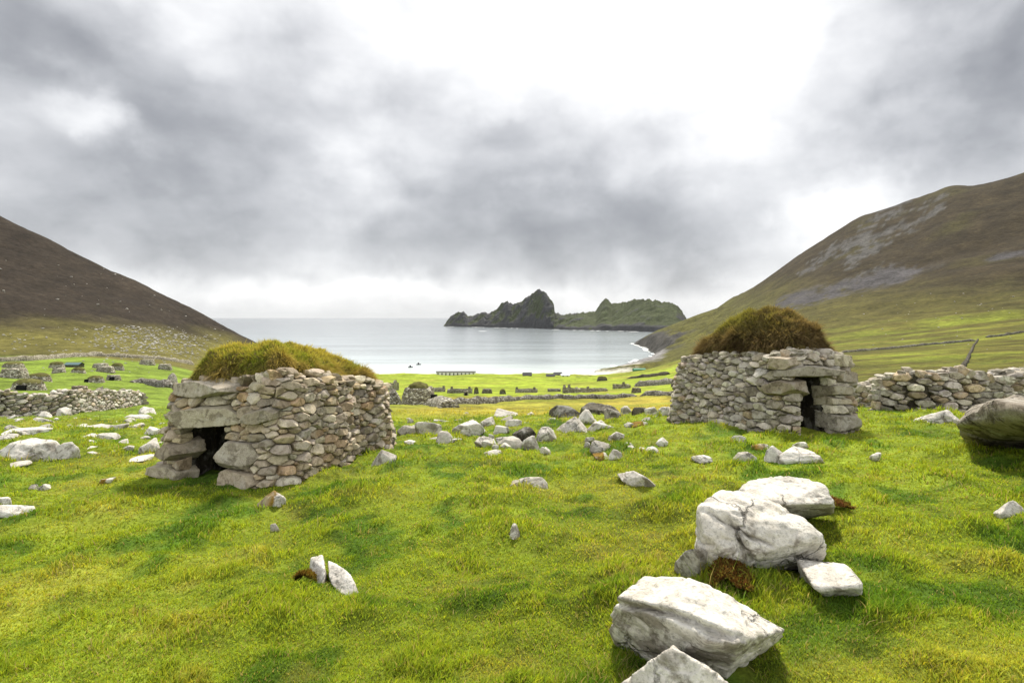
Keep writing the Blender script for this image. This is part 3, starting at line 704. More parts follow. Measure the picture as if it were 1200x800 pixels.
    for i in range(len(ss) - 1):
        a, b = ss[i], ss[i + 1]; lo = ot if (a >= o0 - 1e-6 and b <= o1 + 1e-6) else -.3
        q = [pt(a, lo, .19), pt(b, lo, .19), pt(b, Hs(b), .19), pt(a, Hs(a), .19), pt(a, lo, .62), pt(b, lo, .62), pt(b, Hs(b), .62), pt(a, Hs(a), .62)]
        F_ = [(0, 1, 2, 3), (5, 4, 7, 6), (3, 2, 6, 7)] + ([(1, 0, 4, 5)] if lo > 0 else [])
        rest.add(q, F_, (.045, .038, .028))
    for s in (o0, o1):
        rest.add([pt(s, -.3, .19), pt(s, ot, .19), pt(s, ot, .62), pt(s, -.3, .62)], [(0, 1, 2, 3)], (.045, .038, .028))
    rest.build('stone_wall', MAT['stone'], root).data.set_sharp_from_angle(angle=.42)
    # turf roof
    rz, rh, inset, prof, skew, rcols, gl = roof
    nt_, nr = 160, 46; V = []; ctr = c + el * skew[0] + es * skew[1]
    th = np.linspace(0, Per, nt_, endpoint=False)
    ring = np.array([frame(t, 0.9, inset)[0][:2] for t in th])
    rho = np.linspace(0, 1, nr)
    G = np.zeros((nr, nt_, 3))
    for i, q in enumerate(rho):
        xy = ctr + (ring - ctr) * (.02 + .98 * q); hh = rh * (1 - q ** prof[0]) ** prof[1]
        if i == nr - 1: hh = -.10
        dl = (xy - ctr) @ el
        zz = np.array([ground(t) + Hs(t) for t in th]); zz = zz * q + zz.mean() * (1 - q)
        G[i] = np.column_stack([xy, zz + rz + hh + skew[2] * dl * (1 - q * .6)])
    P = G.reshape(-1, 3); nz = fbm(P * 1.7, 4, .55, seed); nz2 = fbm(P * 5, 3, .5, seed + 2); w_ = np.repeat(1 - .4 * rho, nt_)
    P[:, 2] += (nz * .24 + nz2 * .09) * w_
    out = P[:, :2] - ctr; out /= np.maximum(np.linalg.norm(out, axis=1, keepdims=True), .01); ed = np.repeat(sstep(.5, 1, rho), nt_)
    P[:, :2] += out * ((nz * .16 + nz2 * .05) * ed)[:, None]
    I, J = np.meshgrid(np.arange(nr - 1), np.arange(nt_), indexing='ij'); k = (I * nt_ + J).ravel(); k2 = (I * nt_ + (J + 1) % nt_).ravel()
    Q = np.stack([k, k2, k2 + nt_, k + nt_], 1)
    # underside, so the roof is a solid of turf
    und = P[-nt_:].copy(); und[:, 2] -= .02; und = np.vstack([und, [[ctr[0], ctr[1], und[:, 2].mean() + .15]]]); b0 = len(P); e0 = (nr - 1) * nt_
    rb_ = MB(); rb_.add(np.vstack([P, und]) - org, np.vstack([np.concatenate([Q[:, [0, 1, 2]], Q[:, [0, 2, 3]]]), [(e0 + (i + 1) % nt_, e0 + i, b0 + nt_) for i in range(nt_)]]))
    ro = rb_.build('turf_roof', MAT['turf'], root)
    # grass of the roof
    r = np.random.RandomState(seed); nb = gl['n']; f = r.randint(0, len(Q), nb * 3); a = P[Q[f, 0]]; b = P[Q[f, 1]]; d_ = P[Q[f, 3]]
    ar = np.linalg.norm(np.cross(b - a, d_ - a), axis=1); sel = r.uniform(0, np.percentile(ar, 97), nb * 3) < ar; f, a, b, d_ = f[sel][:nb], a[sel][:nb], b[sel][:nb], d_[sel][:nb]; nb = len(f)
    uv = r.uniform(0, 1, (nb, 2)); pos = a + (b - a) * uv[:, :1] + (d_ - a) * uv[:, 1:]
    nrm = np.cross(d_ - a, b - a); nrm *= np.sign(nrm[:, 2:] + 1e-9); nrm /= np.maximum(np.linalg.norm(nrm, axis=1, keepdims=True), 1e-9)
    rq = rho[np.minimum(f // nt_, nr - 1)]
    o2 = pos[:, :2] - ctr; o2 = o2 / np.maximum(np.linalg.norm(o2, axis=1, keepdims=True), .05)
    ln = np.column_stack([o2 * .55 * rq[:, None], -.35 * rq - .75 * sstep(.78, .95, rq)]) + r.normal(0, .55, (nb, 3)); ln[:, :2] += [.10, .0]
    cl = fbm(pos * 1.3, 3, .5, seed + 5); cl2 = fbm(pos * 4.0, 2, .5, seed + 6); clump = np.clip(1 + 1.2 * cl2, .35, 1.9)
    hgt = gl['h'] * r.uniform(.5, 1.3, nb) * clump * (1 + gl.get('fringe', 0) * (rq > .8))
    colr = 1.6 * rcols(cl + .5 * cl2 + r.normal(0, .16, nb), rq, pos, c, es, el) * r.uniform(.7, 1.3, nb)[:, None]
    up = nrm * .8 + np.array([0, 0, .45])
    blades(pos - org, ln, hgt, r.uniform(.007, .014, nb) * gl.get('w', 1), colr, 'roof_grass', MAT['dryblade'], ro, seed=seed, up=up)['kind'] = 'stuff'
    FOOT.append((c[0], c[1], Wd / 2 + .02, Ln / 2 + .02, math.atan2(es[1], es[0])))
    return root

def roof_green(q, rq, pos, c, es, el):
    col = np.tile(np.array([.270, .245, .055]), (len(q), 1)); col = mixc(col, (.30, .26, .055), sstep(.0, .35, q)); col = mixc(col, (.15, .18, .026), sstep(.0, .3, -q))
    return mixc(col, (.20, .135, .05), sstep(.80, 1.0, rq + .2 * q) * .7)
def roof_brown(q, rq, pos, c, es, el):
    b = (pos[:, :2] - c) @ el; a = (pos[:, :2] - c) @ es
    col = np.tile(np.array([.105, .076, .038]), (len(q), 1)); col = mixc(col, (.165, .125, .060), sstep(.0, .35, q)); col = mixc(col, (.055, .038, .020), sstep(.0, .3, -q))
    gr = sstep(-.35, .35, b * .4 - a * .9 + .6 * q) * (1 - sstep(.62, .9, rq))
    return mixc(col, (.165, .160, .040), gr * .95)

eL = np.array([.30, .954]); sL = np.array([.954, -.30]); cornerL = np.array([-3.05, 7.45])
cL = cornerL + 1.85 * eL - 1.17 * sL
HL = lambda s: float(np.interp(s, [-5.2, -2.5, -1.3, -.4, .6, 1.15, 2.0, 3.5, 5.2], [1.15, 1.15, 1.30, 1.36, 1.38, 1.44, 1.40, 1.22, 1.15]))
featL = [([(-.98, .78), (-.1, .80), (.40, .86), (.36, .98), (.14, 1.08), (-.3, 1.07), (-.92, .92)], 'lintel'),
         ([(-.88, 1.20), (-.1, 1.20), (.30, 1.28), (.22, 1.37), (-.3, 1.42), (-.86, 1.36)], 'capping_slab'),
         ([(.12, .42), (.24, .60), (.66, .58), (.82, .42), (.64, .24), (.2, .24)], 'jamb_stone'),
         ([(.08, -.05), (.09, .14), (.24, .21), (.72, .18), (.80, .06), (.6, -.06)], 'jamb_stone'),
         ([(-1.0, .34), (-.94, .50), (-.76, .58), (-.60, .54), (-.54, .42), (-.72, .30)], 'jamb_stone'),
         ([(-1.14, .05), (-1.10, .22), (-.76, .25), (-.56, .16), (-.58, .04)], 'jamb_stone'),
         ([(.52, .86), (.60, .98), (.90, 1.06), (1.06, 1.02), (1.04, .90), (.8, .83)], 'wall_stone')]
hut('stone_hut', 'low dry-stone hut with ochre-green grassy turf roof and broad slab lintel over its doorway', cL, sL, eL, 2.40, 3.7, HL, featL,
    [(-.54, -.3), (.06, -.3), (.14, .82), (-.60, .79)], 11, WARM, .122, .046,
    (-.09, .70, .24, (3.0, .55), (-.32, -.44, -.07), roof_green, dict(n=60000, h=.036, fringe=1.1)), (-1.6, 4.2), size=lambda s, v: 1.0 if s < 1.3 else .88)
eR = np.array([-.351, .936]); sR = np.array([.936, .351]); cornerR = np.array([4.75, 9.55])
cR = cornerR + 1.9 * eR + .88 * sR
HR = lambda s: float(np.interp(s, [-6, -4, -2.0, -1.0, -.7, -.1, .3, .9, 2, 5], [1.28, 1.36, 1.34, 1.30, 1.34, 1.32, 1.30, 1.28, 1.25, 1.25]))
featR = [([(-.84, .98), (.04, .95), (.20, 1.02), (.04, 1.12), (-.46, 1.17), (-.81, 1.09)], 'lintel'),
         ([(-1.40, .70), (-1.2, .64), (-.92, .66), (-.68, .78), (-.74, .90), (-1.05, .93), (-1.34, .82)], 'wall_stone'),
         ([(-1.36, 1.10), (-.96, 1.12), (-.84, 1.2), (-.90, 1.32), (-1.2, 1.34), (-1.38, 1.22)], 'wall_stone'),
         ([(.06, .02), (.64, .02), (.68, .14), (.5, .27), (.08, .29)], 'jamb_stone'),
         ([(.08, .62), (.55, .60), (.6, .74), (.2, .80), (.08, .78)], 'jamb_stone'),
         ([(.08, .46), (.50, .44), (.52, .55), (.08, .58)], 'jamb_stone'),
         ([(.22, .86), (.70, .82), (.74, 1.0), (.4, 1.06), (.25, 1.0)], 'wall_stone'),
         ([(.20, 1.14), (.72, 1.12), (.74, 1.3), (.3, 1.34)], 'wall_stone')]
hut('stone_hut', 'grey dry-stone hut with a tall domed brown turf roof and narrow dark doorway', cR, sR, eR, 1.76, 3.8, HR, featR,
    [(-.66, -.3), (.06, -.3), (.06, .96), (-.66, .97)], 23, GREY, .128, .045,
    (-.02, 1.02, .24, (2.1, .66), (-.15, .06, -.05), roof_brown, dict(n=56000, h=.042, fringe=1.3)), (-4.6, 1.9), size=lambda s, v: 1.1 if s > -1.9 else .85)

# ------------------------------------------------------------------ free-standing walls
def wall_of_stones(label, path, Hf, thick, seed, pal, rmax, rmin, sub, cope, both=True):
    """path: list of (x, y); a dry-stone wall with two faces, squared ends and a ragged head, all one thing"""
    rnd = random.Random(seed); path = np.array(path); L = np.r_[0, np.cumsum(np.linalg.norm(np.diff(path, axis=0), axis=1))]; mb = MB()
    def pos(s):
        x, y = np.interp(s, L, path[:, 0]), np.interp(s, L, path[:, 1]); e = .15
        tx, ty = np.interp(s + e, L, path[:, 0]) - np.interp(s - e, L, path[:, 0]), np.interp(s + e, L, path[:, 1]) - np.interp(s - e, L, path[:, 1]); l = math.hypot(tx, ty)
        return np.array([x, y]), np.array([tx, ty]) / l
    H = lambda s: float(np.interp(s / L[-1], *zip(*Hf))) * (1 + .08 * math.sin(s * 1.7 + seed) + .05 * math.sin(s * 4.1))
    sides = [1, -1] if both else [1]
    for sg in sides:
        for poly in pack(0, L[-1], H, [], seed + sg, rmax, rmin, tries=int(1500 + 420 * L[-1] / rmax * .5)):
            cc, V, T = poly_stone(poly, rnd, .14 * rmax / .15, sub, p=50, prot=rnd.uniform(-.02, .04)); s, v = cc
            p, t = pos(s); n = np.array([t[1], -t[0]]) * sg; w = thick / 2 * (1 - .25 * v)
            o = np.array([p[0] + n[0] * w, p[1] + n[1] * w, zat(*p) + v]); tt = np.array([t[0], t[1], 0]) * sg; nn = np.array([n[0], n[1], 0])
            V2 = V.copy(); mb.add(o + V2[:, :1] * tt + V2[:, 1:2] * np.array([0, 0, 1.]) + V2[:, 2:] * nn, T, shade(rnd, pal))
    for s_end, sg in ((0, -1), (L[-1], 1)):
        p, t = pos(s_end)
        for poly in pack(-thick / 2, thick / 2, lambda s: H(s_end), [], seed + 7, rmax, rmin, tries=900):
            cc, V, T = poly_stone(poly, rnd, .12, sub, p=50, prot=rnd.uniform(-.02, .05)); n = np.array([t[0], t[1], 0]) * sg; tt = np.array([-n[1], n[0], 0])
            o = np.array([p[0], p[1], zat(*p) + cc[1]]) + tt * cc[0] * (1 - .2 * cc[1]); mb.add(o + V[:, :1] * tt + V[:, 1:2] * np.array([0, 0, 1.]) + V[:, 2:] * n, T, shade(rnd, pal))
    s = .05
    while s < L[-1]:
        for q in (-.3, .3) if thick > .5 else (0,):
            sz = np.array([rnd.uniform(.8, 1.7), rnd.uniform(.8, 1.4), rnd.uniform(.5, 1.1)]) * cope; V, T = loose(rnd, sz, sub=sub); a = rnd.uniform(0, 6.28); ca, sa = math.cos(a), math.sin(a)
            V = V @ np.array([[ca, -sa, 0], [sa, ca, 0], [0, 0, 1]]).T; p, t = pos(s); n = np.array([t[1], -t[0]]) * q * thick
            mb.add(V + [p[0] + n[0], p[1] + n[1], zat(*p) + H(s) + rnd.uniform(-.06, .05)], T, shade(rnd, pal))
        s += cope * rnd.uniform(.7, 1.2)
    ss = np.linspace(0, L[-1], max(6, int(L[-1] / .3)))
    for i in range(len(ss) - 1):
        q = []
        for s in (ss[i], ss[i + 1]):
            p, t = pos(s); n = np.array([t[1], -t[0]]) * (thick / 2 - .10); z = zat(*p)
            q += [(*(p + n), z - .2), (*(p + n * .7), z + H(s)), (*(p - n * .7), z + H(s)), (*(p - n), z - .2)]
        mb.add(q, [(0, 4, 5, 1), (1, 5, 6, 2), (2, 6, 7, 3), (3, 7, 4, 0)] if i else [(0, 4, 5, 1), (1, 5, 6, 2), (2, 6, 7, 3), (3, 7, 4, 0), (0, 1, 2, 3)], (.10, .09, .07))
        pm = (np.array(q[0][:2]) + np.array(q[7][:2])) / 2; FOOT.append((pm[0], pm[1], .2, .2, 0))
    o3 = np.array([path[0][0], path[0][1], zat(*path[0])])
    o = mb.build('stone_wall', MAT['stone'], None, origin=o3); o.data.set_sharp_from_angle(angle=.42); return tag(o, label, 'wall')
def at(px, d): return (uu(px) * d, d)
wall_of_stones('pale dry-stone wall ending in front of the green slope dotted with small stone huts', [at(-150, 27), at(-60, 28), at(0, 29.5), at(80, 33), at(120, 37), at(160, 42)],
               [(0, 1.25), (.5, 1.3), (.8, 1.1), (1, 1.0)], .75, 31, PALEST, .22, .085, 2, .30, False)
wall_of_stones('thick grey dry-stone wall behind the big slanting boulder, ending near the domed hut', [at(1033, 15.3), at(1075, 14.7), at(1130, 14.6), at(1200, 15), at(1300, 16), at(1420, 17)],
               [(0, .98), (.2, 1.02), (.38, 1.18), (.6, 1.12), (1, 1.1)], .75, 37, GREY, .17, .062, 3, .26)
wall_of_stones('short dark stretch of dry-stone wall in the gap beside the domed hut', [at(985, 20), at(1010, 20.4), at(1050, 21), at(1110, 22)],
               [(0, .72), (.5, .80), (1, .75)], .6, 41, GREY, .17, .08, 2, .24, False)
# ------------------------------------------------------------------ boulders and loose rocks
PALE = [(.66, .645, .61), (.62, .60, .56), (.69, .675, .64), (.58, .56, .52)]
DARK = [(.42, .40, .36), (.37, .35, .31), (.45, .43, .38)]
def finish(mb, name, label, cat, org, group=None, mat='boulder'):
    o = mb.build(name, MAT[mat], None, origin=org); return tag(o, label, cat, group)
def rock(x0, x1, y0, y1, label, style='p', seed=None, d=None, cat='rock'):
    """one rock whose outline in the photograph spans these columns and rows; it is set at the distance of its foot"""
    seed = seed if seed is not None else int(x0 * 7 + y1 * 13 + x1); rnd = random.Random(seed); cx = (x0 + x1) / 2
    g = on_ground(cx, y1 - .5); d = g[1]; w = (x1 - x0) * d / F; ap = (y1 - y0) * d / F; tv = max(.03, (y1 - HZ) / F)
    dep = w * rnd.uniform(.55, .8) if 'f' not in style else min(w * .9, ap / tv * .8)
    h = max(ap - .65 * dep * tv, ap * (.35 if 'f' not in style else .2), .09)
    nr = np.array([rnd.gauss(0, .12), rnd.gauss(0, .12), 1]); ns, ds = [], []
    V = None
    if 's' in style:      # slanting slab: one end high
        k = 1 if 'S' not in style else -1; ns.append((-k * .45, -.15, .88)); ds.append(.50)
    if 'w' in style: ns += [(.75, -.2, .6), (-.8, -.1, .55)]; ds += [.55, .6]
    for i in range(12):
        n = np.array([rnd.gauss(0, 1), rnd.gauss(0, 1), rnd.gauss(.15, .8)]); ns.append(n / np.linalg.norm(n)); ds.append(rnd.uniform(.50, .90))
    for ax in range(3):
        for sg in (-1, 1):
            n = np.array([rnd.gauss(0, .16) for _ in range(3)]); n[ax] += sg; ns.append(n / np.linalg.norm(n)); ds.append(rnd.uniform(.86, 1.0))
    sub = 5 if (x1 - x0) > 40 else 4
    V, T = solid(np.array(ns, float), np.array(ds), (1, 1, 1), sub, 60, .05, 1.5, seed % 97, .07, 5)
    V = V - (V.max(0) + V.min(0)) / 2; V = V / ((V.max(0) - V.min(0)) / 2)
    sc = np.array([w / 2, dep / 2, (h * 1.6) / 2]); V = V * sc; V[:, 2] += h * 1.02 - sc[2]
    pal = [(.12, .11, .09)] if 'k' in style else DARK if 'd' in style else PALE  # style k: near-black tint carries the shaded side as well as dark lichen
    col = np.array(rnd.choice(pal)) * rnd.uniform(.92, 1.1); col = np.tile(col, (len(V), 1))
    if 'm' in style: # moss over part of it
        q = sstep(-.12, .12, fbm(V / w * 4, 3, .5, seed % 31) + .40 * np.sign(V[:, 0] - .22 * w) * -1 * (1 if 'M' not in style else -1)); col = mixc(col, (.27, .17, .03), q)
    c0 = np.array([g[0], d + dep * .42, zat(g[0], d + dep * .30)])
    c0[2] = min(c0[2], g[2] + .3 * dep) if 'f' not in style else c0[2]
    c0[2] -= .14 * h
    mb = MB(); mb.add(V + c0, T, col); FOOT.append((c0[0], c0[1], w / 2 * .52, dep / 2 * .52, 0))
    return finish(mb, 'boulder' if (x1 - x0) > 40 and cat == 'rock' else 'rock', label, 'boulder' if (x1 - x0) > 40 and cat == 'rock' else cat, c0)
def P(px, row, h): return on_ground(px, row, h)
def hero(label, pts, pal=(.68, .66, .615), sub=6, p=120, amp=.016, fine=.026, drop=True, seed=1, foot=True, cracks=(), chips=26):
    W3 = [P(*q) for q in pts]; A_ = np.array(W3)
    if drop:
        c = A_.mean(0)
        for q, w in zip(pts, W3):
            if q[2] > .22: W3.append(np.array([c[0] + (w[0] - c[0]) * .93, c[1] + (w[1] - c[1]) * .93, w[2] - q[2] - .06]))
    A_ = np.array(W3); c, Nn, D = hull_planes(A_); ext = A_.max(0) - A_.min(0); rn = random.Random(seed)
    for _ in range(chips):                  # chipped corners and edges
        n = np.array([rn.gauss(0, 1), rn.gauss(0, 1), rn.gauss(.1, .8)]); n /= np.linalg.norm(n); sup = float(((A_ - c) @ n).max())
        Nn = np.vstack([Nn, n]); D = np.append(D, sup * rn.uniform(.90, .985))
    V, T = solid(Nn, D, ext, sub, p, amp, 2.0, seed, fine, 12)
    fis = np.abs(fbm(V / ext.max() * 3.2 + 5, 3, .5, seed + 8)); V = V - V / np.linalg.norm(V, axis=1, keepdims=True) * (np.exp(-(fis / .03) ** 2) * .020 * ext.max() * .6)[:, None]
    for a, b, wd in cracks:      # a split running through the rock between two points on its face
        pa, pb = P(*a) - c, P(*b) - c; n = np.cross(pa, pb); n /= np.linalg.norm(n); mid = (pa + pb) / 2; L = np.linalg.norm(pb - pa) / 2
        off = V @ n + .05 * fbm(V * 4, 3, .5, seed + 2); al = np.linalg.norm(V - mid, axis=1)
        V = V * (1 - .16 * np.exp(-(off / wd) ** 2) * (1 - sstep(L * .8, L * 1.3, al)))[:, None]
    col = np.tile(np.array(pal), (len(V), 1)) * (1 + .25 * fbm(V * 3, 4, .6, seed))[:, None]
    mb = MB(); mb.add(V + c, T, col); org = np.array([c[0], c[1], A_[:, 2].min()])
    if foot: FOOT.append((c[0], c[1], ext[0] / 2 * .5, ext[1] / 2 * .5, 0))
    return finish(mb, 'boulder', label, 'boulder', org)

hero('long pale slab-topped boulder with a dark stained flank, lying lengthwise across the grass', [(752, 671, .42), (798, 671, .44), (722, 700, .38), (787, 711, .42), (867, 752, .36), (921, 738, .20), (918, 745, .12), (845, 692, .38), (708, 752, .02), (745, 779, -.05), (847, 796, -.05), (884, 772, -.04), (908, 757, -.02), (770, 700, -.05), (890, 730, -.05)], seed=3, drop=False, cracks=[((722, 704, .36), (860, 745, .36), .012)])
hero('biggest pale boulder with a deep diagonal crack, wedged between the other foreground boulders', [(817, 587, .55), (838, 576, .56), (864, 574, .50), (920, 593, .45), (970, 627, .34), (977, 650, .14), (930, 670, .0), (880, 680, -.06), (827, 686, -.06), (812, 646, .2), (820, 620, .40), (862, 655, .22), (940, 640, .27), (830, 640, -.05), (870, 600, -.05), (960, 640, -.05)], seed=5, drop=False, cracks=[((845, 622, .45), (885, 662, .15), .022), ((825, 600, .5), (905, 640, .3), .010)])
hero('flat-topped pale boulder with a dark undercut end, behind the biggest cracked boulder', [(863, 573, .38), (877, 562, .42), (927, 557, .43), (966, 567, .40), (981, 590, .28), (978, 603, .04), (940, 609, -.03), (922, 591, .32), (890, 588, .34), (880, 600, -.05)], seed=7, drop=False)
hero('small square pale block leaning against the biggest cracked boulder', [(932, 655, .2), (990, 660, .2), (1013, 687, .17), (1009, 701, 0), (976, 707, -.03), (957, 692, .15), (936, 676, 0), (950, 660, -.03), (1005, 675, -.03)], seed=9, drop=False, sub=5)
hero('low rounded grey boulder half hidden behind the biggest cracked boulder', [(790, 660, .08), (804, 643, .25), (821, 639, .3), (788, 673, 0), (815, 686, -.02), (838, 662, -.03), (840, 648, .2)], (.42, .40, .36), seed=11, drop=False, sub=5)
hero('pale boulder with yellowish lichen at the bottom edge of the view', [(787, 756, .36), (823, 778, .32), (857, 801, .26), (723, 802, .2), (700, 840, 0), (770, 900, -.02), (880, 850, 0), (805, 765, -.05)], seed=13, drop=False)
hero('big slanting boulder with a dark overhanging face in front of the grey wall', [(1118, 497, .42), (1142, 478, .40), (1163, 466, .86), (1205, 474, .86), (1265, 490, .80), (1205, 468, .42), (1133, 521, -.03), (1200, 523, -.03), (1265, 530, -.03), (1160, 490, -.05), (1240, 492, -.05)], (.30, .27, .23), seed=15, drop=False, foot=False, chips=7)

R = rock
R(-22, 54, 509, 545, 'broad rounded pale boulder, the largest near the long pale wall', 'p', 3)
R(50, 86, 512, 541, 'rounded pale boulder tight against the end of the broad split boulder', 'p', 8)
R(-14, 42, 496, 513, 'low flat pale boulder just behind the broad split boulder', 'pf')
R(-8, 22, 505, 518, 'small pale rock in front of the low flat boulder, behind the broad split one', 'p')
R(-10, 21, 540, 550, 'flat pale slab in the grass below the broad split boulder', 'pf')
R(36, 60, 494, 508, 'rounded pale rock at the end of the low flat boulder', 'p')
R(26, 54, 486, 498, 'flat pale paving-like slab leading to the foot of the long pale wall', 'pf')
R(58, 96, 496, 505, 'low row-like pale rock between the wall and the broad split boulder', 'pf')
R(87, 119, 494, 504, 'low pale flat rock with a grassy edge, next to a blocky rock', 'pf')
R(119, 145, 494, 506, 'blocky pale rock with a shaded end, among the low rocks by the wall', 'p')
R(146, 165, 494, 504, 'small pale rounded rock between two blocky rocks beyond the low hut', 'p')
R(163, 184, 497, 512, 'knobbly pale rock close behind the corner of the low hut', 'p')
R(109, 135, 505, 516, 'pale rock with a flat top and dark underside, in the middle of the scatter', 'p')
R(84, 109, 507, 516, 'thin pale rock touching the flat-topped rock in the scatter', 'pf')
R(132, 150, 513, 523, 'pale wedge-shaped rock in the scatter beside the low hut', 'pw')
R(86, 116, 520, 532, 'pale pointed rock beside the rounded boulder with the split neighbour', 'pw')
R(123, 137, 527, 534, 'tiny flat pale rock between the pointed rock and the slanting one', 'pf')
R(136, 154, 520, 532, 'pale slanting rock next to the large bright slab by the low hut', 'ps')
R(153, 186, 509, 536, 'large bright slanting slab standing close to the low hut', 'ps')
R(140, 169, 533, 542, 'flat white slab in the grass below the large bright slanting slab', 'pf')
R(136, 173, 482, 493, 'broad flat white slab at the end of the long pale wall', 'pf')
R(155, 181, 475, 487, 'pale tumbled rock beyond the end of the long pale wall', 'p')
R(60, 77, 475, 490, 'rounded boulder propped against the face of the long pale wall', 'p')
R(42, 59, 480, 491, 'square block at the foot of the long pale wall', 'p')
R(27, 44, 566, 575, 'small grey rock in open grass, darker of a close pair', 'd')
R(43, 56, 569, 575, 'small flat pale rock in open grass, paler of a close pair', 'pf')
R(109, 131, 557, 568, 'small whitish broken rock in the shade of the low hut', 'pm')
R(-14, 24, 584, 612, 'smooth whitish boulder cut by the edge of the view', 'p')
R(-16, 11, 578, 600, 'smooth whitish rock lying on the boulder at the edge of the view', 'p', 4)
R(294, 331, 569, 599, 'mossy brown rock just in front of the low hut', 'm', 6)
R(316, 327, 615, 624, 'tiny reddish brown stone in the grass below the low hut', 'd')
hero('upright white rock split from the tilted slab beside it', [(364, 653, .13), (378, 650, .15), (381, 668, .10), (378, 690, .0), (368, 680, .02), (362, 668, .02), (370, 660, -.06), (384, 680, -.06)], (.66, .64, .61), seed=21, drop=False, sub=5, chips=8, foot=False)
hero('tilted white slab sunk in the near grass with moss along its crack', [(384, 656, .11), (394, 660, .12), (412, 676, .09), (421, 696, .02), (416, 701, -.01), (398, 699, -.01), (386, 680, .05), (390, 670, -.08), (420, 690, -.08)], (.66, .64, .61), seed=22, drop=False, sub=5, chips=8, foot=False)
R(431, 464, 522, 546, 'pale boulder at the foot of the corner of the low hut', 'p')
R(464, 490, 496, 511, 'grey rock with a shaded face, start of the ledge beside the low hut', 'd')
R(485, 518, 489, 511, 'ledge-like grey boulder with pale top and shaded front', 'p')
R(499, 529, 487, 498, 'pale slab lying across the back of the ledge-like boulder', 'pf')
R(477, 486, 489, 498, 'small dark knob of rock behind the ledge', 'd')
R(494, 515, 510, 520, 'low pale rock touching the blocky rock below the ledge', 'pf')
R(509, 531, 502, 521, 'blocky white rock in front of the ledge', 'p')
R(528, 545, 512, 521, 'small pale tail rock on the seaward side of the blocky white rock', 'p')
R(471, 486, 515, 522, 'flat pale stone in the grass beside the low hut corner', 'pf')
R(526, 567, 487, 512, 'large pale sloping boulder in the middle of the boulder field', 'pS')
R(560, 582, 486, 501, 'knobbly pale rock on the shoulder of the large sloping boulder', 'p')
R(528, 545, 489, 497, 'thin dark rock behind the large sloping boulder', 'df')
R(556, 571, 500, 509, 'small pale rock under the large sloping boulder', 'p')
R(577, 607, 476, 492, 'pale boulder with a dark undercut face at the back of the field', 'p')
R(585, 601, 486, 496, 'small grey rock just below the undercut boulder', 'd')
R(591, 612, 489, 503, 'pale sloping rock between the undercut boulder and a dark slanted one', 'pS')
R(577, 597, 496, 508, 'pale craggy rock with tufts of grass around it, mid field', 'p')
R(600, 629, 497, 517, 'dark slanted block with a pale lit top edge', 'ks')
R(555, 582, 509, 522, 'pale end of a low rock ridge, mid field', 'p')
R(564, 580, 514, 525, 'bright white rounded rock in front of the low rock ridge', 'p')
R(579, 613, 509, 524, 'grey veined rock forming the long part of the low ridge', 'd')
R(611, 634, 508, 523, 'pale rock leaning beside the grey veined ridge', 'pS')
R(627, 653, 497, 516, 'angular rock split by a dark cleft, beside the pale leaning rock', 'pw')
R(564, 588, 526, 535, 'bright flat stone alone in the grass below the low ridge', 'pf')
R(637, 646, 526, 531, 'tiny pale stone showing through the grass below the cleft rock', 'pf')
R(644, 690, 470, 494, 'dark lumpy outcrop, lower end of the long dark outcrop', 'k', 31, cat='rock')
R(680, 730, 466, 491, 'long dark humped outcrop with a grey top edge', 'k', 33)
R(651, 694, 483, 508, 'pale wedge of rock sloping down in front of the dark outcrop', 'pw', 6)
R(677, 704, 476, 497, 'pale upright rock before the hollow of the dark outcrop', 'pw')
R(689, 722, 490, 506, 'pale jagged rock lower than the dark outcrop', 'p')
R(709, 728, 475, 493, 'grey rock at the end of the dark outcrop', 'd')
R(727, 742, 473, 487, 'bright rock between the dark outcrop and a black-faced rock', 'p')
R(740, 759, 474, 489, 'black-faced rock in the row joining the outcrop and the domed hut', 'k')
R(756, 776, 474, 489, 'pale grey rock next to the black-faced rock', 'p')
R(772, 793, 473, 491, 'pale rock against the corner of the domed hut', 'p')
R(641, 652, 488, 497, 'small pale rock at the low end of the dark outcrop', 'p')
R(712, 733, 503, 515, 'white rock with a black underside, alone above the grassy bank', 'p')
R(691, 719, 513, 529, 'rounded grey rock on the grassy bank', 'd')
R(712, 731, 524, 538, 'pale egg-shaped rock below the rounded grey rock', 'p')
R(695, 714, 529, 538, 'low ochre rock beside the egg-shaped rock', 'pmf')
R(757, 779, 522, 533, 'small pale pointed rock alone below the domed hut', 'pw')
R(739, 762, 491, 500, 'flat ochre slab sunk in grass below the domed hut', 'pmf')
R(597, 644, 554, 576, 'rounded grey rock alone in the middle of the lawn', 'd', 12)
hero('flat white slab tilted in the lawn above the cracked boulders', [(722, 555, .08), (742, 551, .18), (756, 558, .16), (771, 571, .02), (764, 574, -.01), (738, 571, .0), (728, 563, .05), (745, 560, -.08), (770, 568, -.08)], (.66, .64, .61), seed=23, drop=False, sub=5, chips=8, foot=False)
R(595, 613, 610, 637, 'white sliver of rock poking out of the near lawn', 'pw', 3)
R(863, 889, 527, 541, 'dark mottled rock below the doorway of the domed hut', 'd')
R(897, 922, 519, 541, 'upright squarish pale rock below the doorway of the domed hut', 'p')
R(912, 971, 521, 541, 'white wedge-shaped boulder with an ochre tip, below the domed hut', 'pS', 9)
R(879, 907, 517, 528, 'low brown mossy rock between the domed hut and the upright rock', 'dmf')
R(931, 948, 516, 525, 'small pale rock behind the white wedge-shaped boulder', 'p')
R(859, 877, 509, 517, 'small pale stone close to the foot of the domed hut', 'p')
R(812, 836, 531, 542, 'low whitish stone in the grass below the side of the domed hut', 'pf')
R(1022, 1036, 532, 539, 'tiny pinkish stone in the grass before the slanting boulder', 'pf')
R(1172, 1214, 581, 608, 'rounded pale grey boulder at the edge of the near lawn', 'p', 14)
